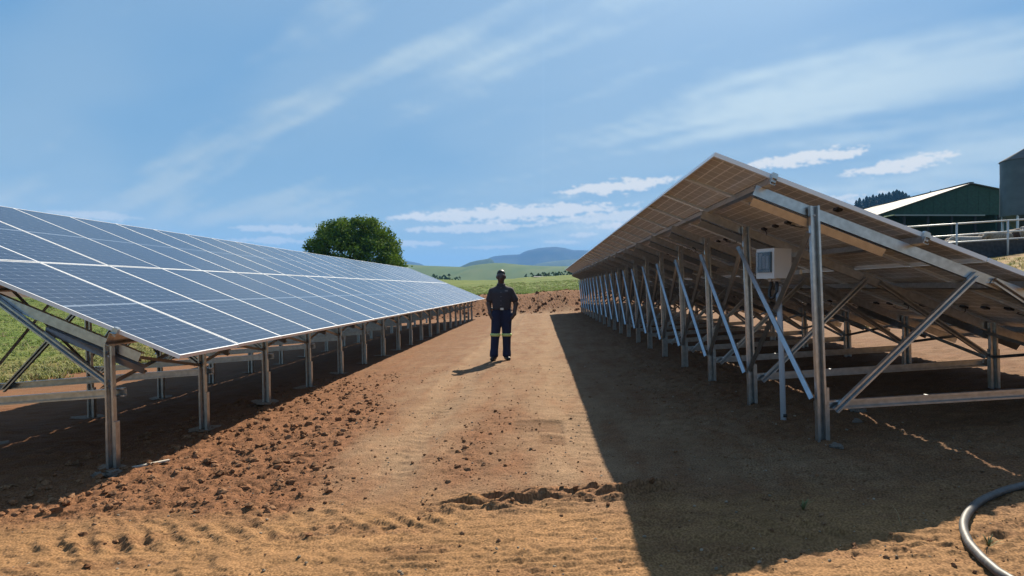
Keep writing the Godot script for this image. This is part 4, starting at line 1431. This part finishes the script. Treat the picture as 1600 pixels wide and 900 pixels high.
	for k in 6:
		var a := at(1420.0 + 45.0 * k, 384.0 - k * 2.6, fd + 0.25)
		var b := at(1420.0 + 45.0 * (k + 1) - 0.6, 384.0 - (k + 1) * 2.6, fd + 0.25)
		var st := new_st()
		var lo := minf(land(a.x, -fd), land(b.x, -fd)) - 0.4
		var off := Vector3(0, 0, -0.12)
		var c := Vector3(b.x, lo, b.z); var e := Vector3(a.x, lo, a.z)
		quad(st, a, b, c, e); quad(st, a + off, e + off, c + off, b + off)
		quad(st, a, a + off, b + off, b); quad(st, a, e, e + off, a + off); quad(st, b, b + off, c + off, c)
		put("wall_panel", done(st), wallm, fence)
	# cattle feeding behind the fence
	var coats := [srgb(0.42, 0.36, 0.28), srgb(0.09, 0.06, 0.045), srgb(0.50, 0.46, 0.40), srgb(0.30, 0.22, 0.15)]
	var cd := 45.0
	for k in 7:
		var p := at(1470.0 + 23.0 * k, 372.0 - 0.9 * k, cd + (k % 2) * 1.2)
		var names := ["tan", "dark brown", "cream", "brown"]
		cow(Vector3(p.x, land(p.x, p.z), p.z), coats[k % 4], (0.3 if k % 2 else 2.7) + 0.2 * k, "%s cow standing behind the rails of the cattle pen" % names[k % 4])

func lathe(prof: Array, sides: int) -> ArrayMesh:
	var st := SurfaceTool.new()
	st.begin(Mesh.PRIMITIVE_TRIANGLES)
	st.set_smooth_group(0)
	for i in prof.size() - 1:
		for k in sides:
			var a := TAU * k / sides
			var b := TAU * (k + 1) / sides
			var p0 := Vector3(cos(a) * prof[i][0], prof[i][1], sin(a) * prof[i][0])
			var p1 := Vector3(cos(b) * prof[i][0], prof[i][1], sin(b) * prof[i][0])
			var q0 := Vector3(cos(a) * prof[i + 1][0], prof[i + 1][1], sin(a) * prof[i + 1][0])
			var q1 := Vector3(cos(b) * prof[i + 1][0], prof[i + 1][1], sin(b) * prof[i + 1][0])
			quad(st, p0, p1, q1, q0)
	st.generate_normals()
	return st.commit()

var cow_mesh: ArrayMesh
func cow(p: Vector3, c: Color, turn: float, label: String) -> void:
	if cow_mesh == null:
		var b: Array = []
		b.append([Vector3(-0.65, 1.05, 0), Vector3(0.60, 1.02, 0), 0.33, 0.36])
		b.append([Vector3(0.60, 1.10, 0), Vector3(1.05, 1.18, 0), 0.26, 0.16])
		b.append([Vector3(1.08, 1.20, 0), Vector3(1.42, 0.98, 0), 0.15, 0.09])
		for s in [-1, 1]:
			b.append([Vector3(1.08, 1.30, 0.12 * s), Vector3(1.06, 1.30, 0.26 * s), 0.04, 0.03])
			b.append([Vector3(0.55, 0.90, 0.18 * s), Vector3(0.57, 0.45, 0.18 * s), 0.14, 0.075])
			b.append([Vector3(0.57, 0.45, 0.18 * s), Vector3(0.56, 0.05, 0.18 * s), 0.065, 0.055])
			b.append([Vector3(-0.62, 0.95, 0.18 * s), Vector3(-0.52, 0.66, 0.18 * s), 0.20, 0.11])
			b.append([Vector3(-0.52, 0.66, 0.18 * s), Vector3(-0.70, 0.46, 0.18 * s), 0.10, 0.065])
			b.append([Vector3(-0.70, 0.46, 0.18 * s), Vector3(-0.68, 0.05, 0.18 * s), 0.06, 0.055])
		b.append([Vector3(-0.96, 1.22, 0), Vector3(-1.02, 0.62, 0), 0.035, 0.03])
		cow_mesh = bone_mesh(b, 0.05, 0.10)
	var o := put("cow", cow_mesh, mottled(c, 0.9, 0.0, 1.5, 0.5, 90), self, p)
	o.rotation.y = turn
	tag(o, label, "cow", "cattle feeding in the pen")

# ------------------------------------------------------------------ combiner box on its pole
func build_combiner_box() -> void:
	var base := Vector3(2.275, 0, -6.52)
	base.y = land(base.x, base.z) + soil_at(base.x, -base.z)[0]
	var c := at(1199, 412, 6.52)
	var pole := thing("box_pole", "slim pale conduit pole standing under the meter box", "pole", base)
	put("tube", tube_mesh(PackedVector3Array([Vector3(0, -0.15, 0), Vector3(-0.03, 0.7, 0), Vector3(-0.06, c.y - 0.21 - base.y, 0)]), 0.026, 12), flat_mat(srgb(0.46, 0.50, 0.55), 0.4), pole)
	put("strap", tube_mesh(PackedVector3Array([Vector3(0, 0.035, 0), Vector3(0, 0.05, 0), Vector3(0, 0.065, 0)]), 0.029, 12), M.black, pole)
	var bx := thing("combiner_box", "off-white electrical box with dark clear door between steel posts", "electrical box", c, -1.28)
	var w := 0.27
	var h := 0.275
	var dp := 0.16
	var st := new_st()
	box(st, Vector3(0, 0, -dp * 0.5), Vector3(w, h, dp))
	put("housing", done(st), M.white_plastic, bx)
	var lid := new_st()
	box(lid, Vector3(0, 0, 0.012), Vector3(w + 0.006, h + 0.006, 0.024))
	put("lid", done(lid), M.white_plastic, bx)
	var ins := new_st()
	box(ins, Vector3(-0.004, 0.012, 0.027), Vector3(0.216, 0.190, 0.006))
	put("breaker_panel", done(ins), flat_mat(srgb(0.055, 0.085, 0.10), 0.4), bx)
	var sw := new_st()
	for k in 3: box(sw, Vector3(-0.055 + 0.052 * k, 0.012 + (0.0 if k else 0.01), 0.034), Vector3(0.036, 0.12 if k else 0.15, 0.012))
	put("breaker", done(sw), M.grey_plastic, bx)
	var dr := new_st()
	box(dr, Vector3(-0.004, 0.012, 0.046), Vector3(0.220, 0.194, 0.004))
	var gm := flat_mat(Color(0.35, 0.48, 0.55, 0.22), 0.06)
	gm.transparency = BaseMaterial3D.TRANSPARENCY_ALPHA
	put("clear_door", done(dr), gm, bx)
	for k in 2:
		var gl := new_st()
		box(gl, Vector3(-0.03 + 0.07 * k, -h * 0.5 - 0.014, -0.07), Vector3(0.05, 0.028, 0.05))
		put("cable_gland", done(gl), M.grey_plastic, bx)
		var s := -1.0 if k == 0 else 1.0
		var p0 := Vector3(-0.03 + 0.07 * k, -h * 0.5 - 0.02, -0.07)
		put("cable", tube_mesh(PackedVector3Array([p0, p0 + Vector3(0.012 * s, -0.05, 0), p0 + Vector3(0.02 * s, -0.10, 0.01), p0 + Vector3(0.0, -0.15, 0.02), p0 + Vector3(-0.03 * s, -0.17, 0.03)]), 0.014, 8), M.black, bx)
	var rl := new_st()
	for k in 2: box(rl, Vector3(0.0, 0.08 - 0.16 * k, -dp - 0.014), Vector3(0.50, 0.042, 0.026))
	put("mounting_rail", done(rl), M.steel, bx)

# ------------------------------------------------------------------ things lying about
func on_ground(px: float, py: float) -> Vector3:
	var lo := 1.5
	var hi := 40.0
	for k in 40:
		var m := (lo + hi) * 0.5
		var p := at(px, py, m)
		if p.y > land(p.x, p.z): lo = m
		else: hi = m
	var q := at(px, py, lo)
	return Vector3(q.x, land(q.x, q.z) + soil_at(q.x, -q.z)[0], q.z)

func ground_line(pixels: Array, lift: float, r: float, step := 10) -> PackedVector3Array:
	var cv := Curve3D.new()
	var pts: Array = []
	for p in pixels: pts.append(on_ground(p[0], p[1]))
	for k in pts.size():
		var a: Vector3 = pts[maxi(k - 1, 0)]
		var b: Vector3 = pts[mini(k + 1, pts.size() - 1)]
		cv.add_point(pts[k], (a - b) / 6.0, (b - a) / 6.0)
	var out := PackedVector3Array()
	var n := pts.size() * step
	for k in n + 1:
		var p := cv.sample_baked(cv.get_baked_length() * k / n, true)
		out.append(Vector3(p.x, land(p.x, p.z) + soil_at(p.x, -p.z)[0] * 0.15 + r * 0.8 + lift, p.z))
	return out

func build_small_things() -> void:
	var hose := put("hose", tube_mesh(ground_line([[1720, 742], [1650, 750], [1600, 762], [1560, 774], [1528, 790], [1509, 812], [1506, 832], [1518, 858], [1540, 882], [1570, 906], [1620, 935]], 0.0, 0.021, 8), 0.021, 12), M.rubber, self)
	tag(hose, "thick black rubber hose curving over the soil", "hose")
	var p := on_ground(236, 727)
	var st := new_st()
	box(st, Vector3.ZERO, Vector3(0.30, 0.012, 0.035))
	var o := put("plastic_strip", done(st), flat_mat(srgb(0.40, 0.36, 0.30), 0.7), self, p + Vector3(0, 0.006, 0))
	o.rotation.y = 0.75
	o.rotation.z = 0.06
	tag(o, "short white strip lying on the edge of the shade", "offcut")
	# stones: [pixel x, pixel y, width m, label]
	var stones := [
		[1342, 643, 0.17, "flat grey stone beside the tie beam of the nearest frame"], [1340, 658, 0.10, "small grey stone lying in front of the flat grey stone"],
		[1307, 700, 0.10, "pale flat stone in the shade between post and hose"], [176, 742, 0.14, "rough pale stone at the foot of the nearest glass-side post"],
		[152, 745, 0.10, "small brown stone at the foot of the nearest glass-side post"],
		[1568, 524, 0.95, "grey boulder among the soil heaps behind the shaded panels"], [1515, 520, 0.9, "flat brown earth block behind the shaded panels"]]
	for k in stones.size():
		var q := on_ground(stones[k][0], stones[k][1])
		var s := put("stone", lump_mesh(200 + k, 0.5, 2), M.stone if k != 6 else M.footing, self, q + Vector3(0, stones[k][2] * 0.10, 0))
		s.scale = Vector3.ONE * stones[k][2]
		s.rotation.y = k * 1.3
		tag(s, stones[k][3], "stone")
	# pale chips of stone and straw pressed into the run
	var chips: Array = []
	for k in 1500:
		var d := 3.2 + 10.0 * pow(rng.randf(), 1.4)
		var x := rng.randf_range(-3.6, 3.4)
		chips.append([Vector3(x, land(x, -d) + soil_at(x, -d)[0] + 0.001, -d), 0.006 + 0.022 * pow(rng.randf(), 3.0), Color(0.42, 0.34, 0.25) * rng.randf_range(0.6, 1.2)])
	scatter("stone_chips", lump_mesh(61, 0.5), M.clod, chips, "pale stone chips scattered thinly over the bare ground", "gravel")
	# sparse weeds
	for q in [[1408, 820, "wispy weed"], [1545, 850, "low weed"], [1255, 795, "low weed"]]:
		var g := on_ground(q[0], q[1])
		var w := thing("weed", {1408: "thin pale grass stalk at the edge of the shade", 1545: "small green weed inside the bend of the hose", 1255: "small green weed in the shade of the panels"}[q[0]], "weed", g)
		var ws := SurfaceTool.new()
		ws.begin(Mesh.PRIMITIVE_TRIANGLES)
		for k in (3 if q[0] == 1408 else 16):
			var a := rng.randf() * TAU
			var out := Vector3(cos(a), 0, sin(a)) * rng.randf_range(0.02, 0.07)
			var up := Vector3(0, rng.randf_range(0.03, 0.07) * (2.0 if q[0] == 1408 else 1.0), 0)
			var side := Vector3(-out.z, 0, out.x).normalized() * 0.003
			quad(ws, -side, out * 0.5 + up * 0.7 - side, out * 0.5 + up * 0.7 + side, side)
			tri(ws, out * 0.5 + up * 0.7 - side, out + up, out * 0.5 + up * 0.7 + side)
		ws.generate_normals()
		put("leaves", ws.commit(), flat_mat(srgb(0.12, 0.14, 0.05) if q[0] != 1408 else srgb(0.4, 0.34, 0.2), 0.8), w)
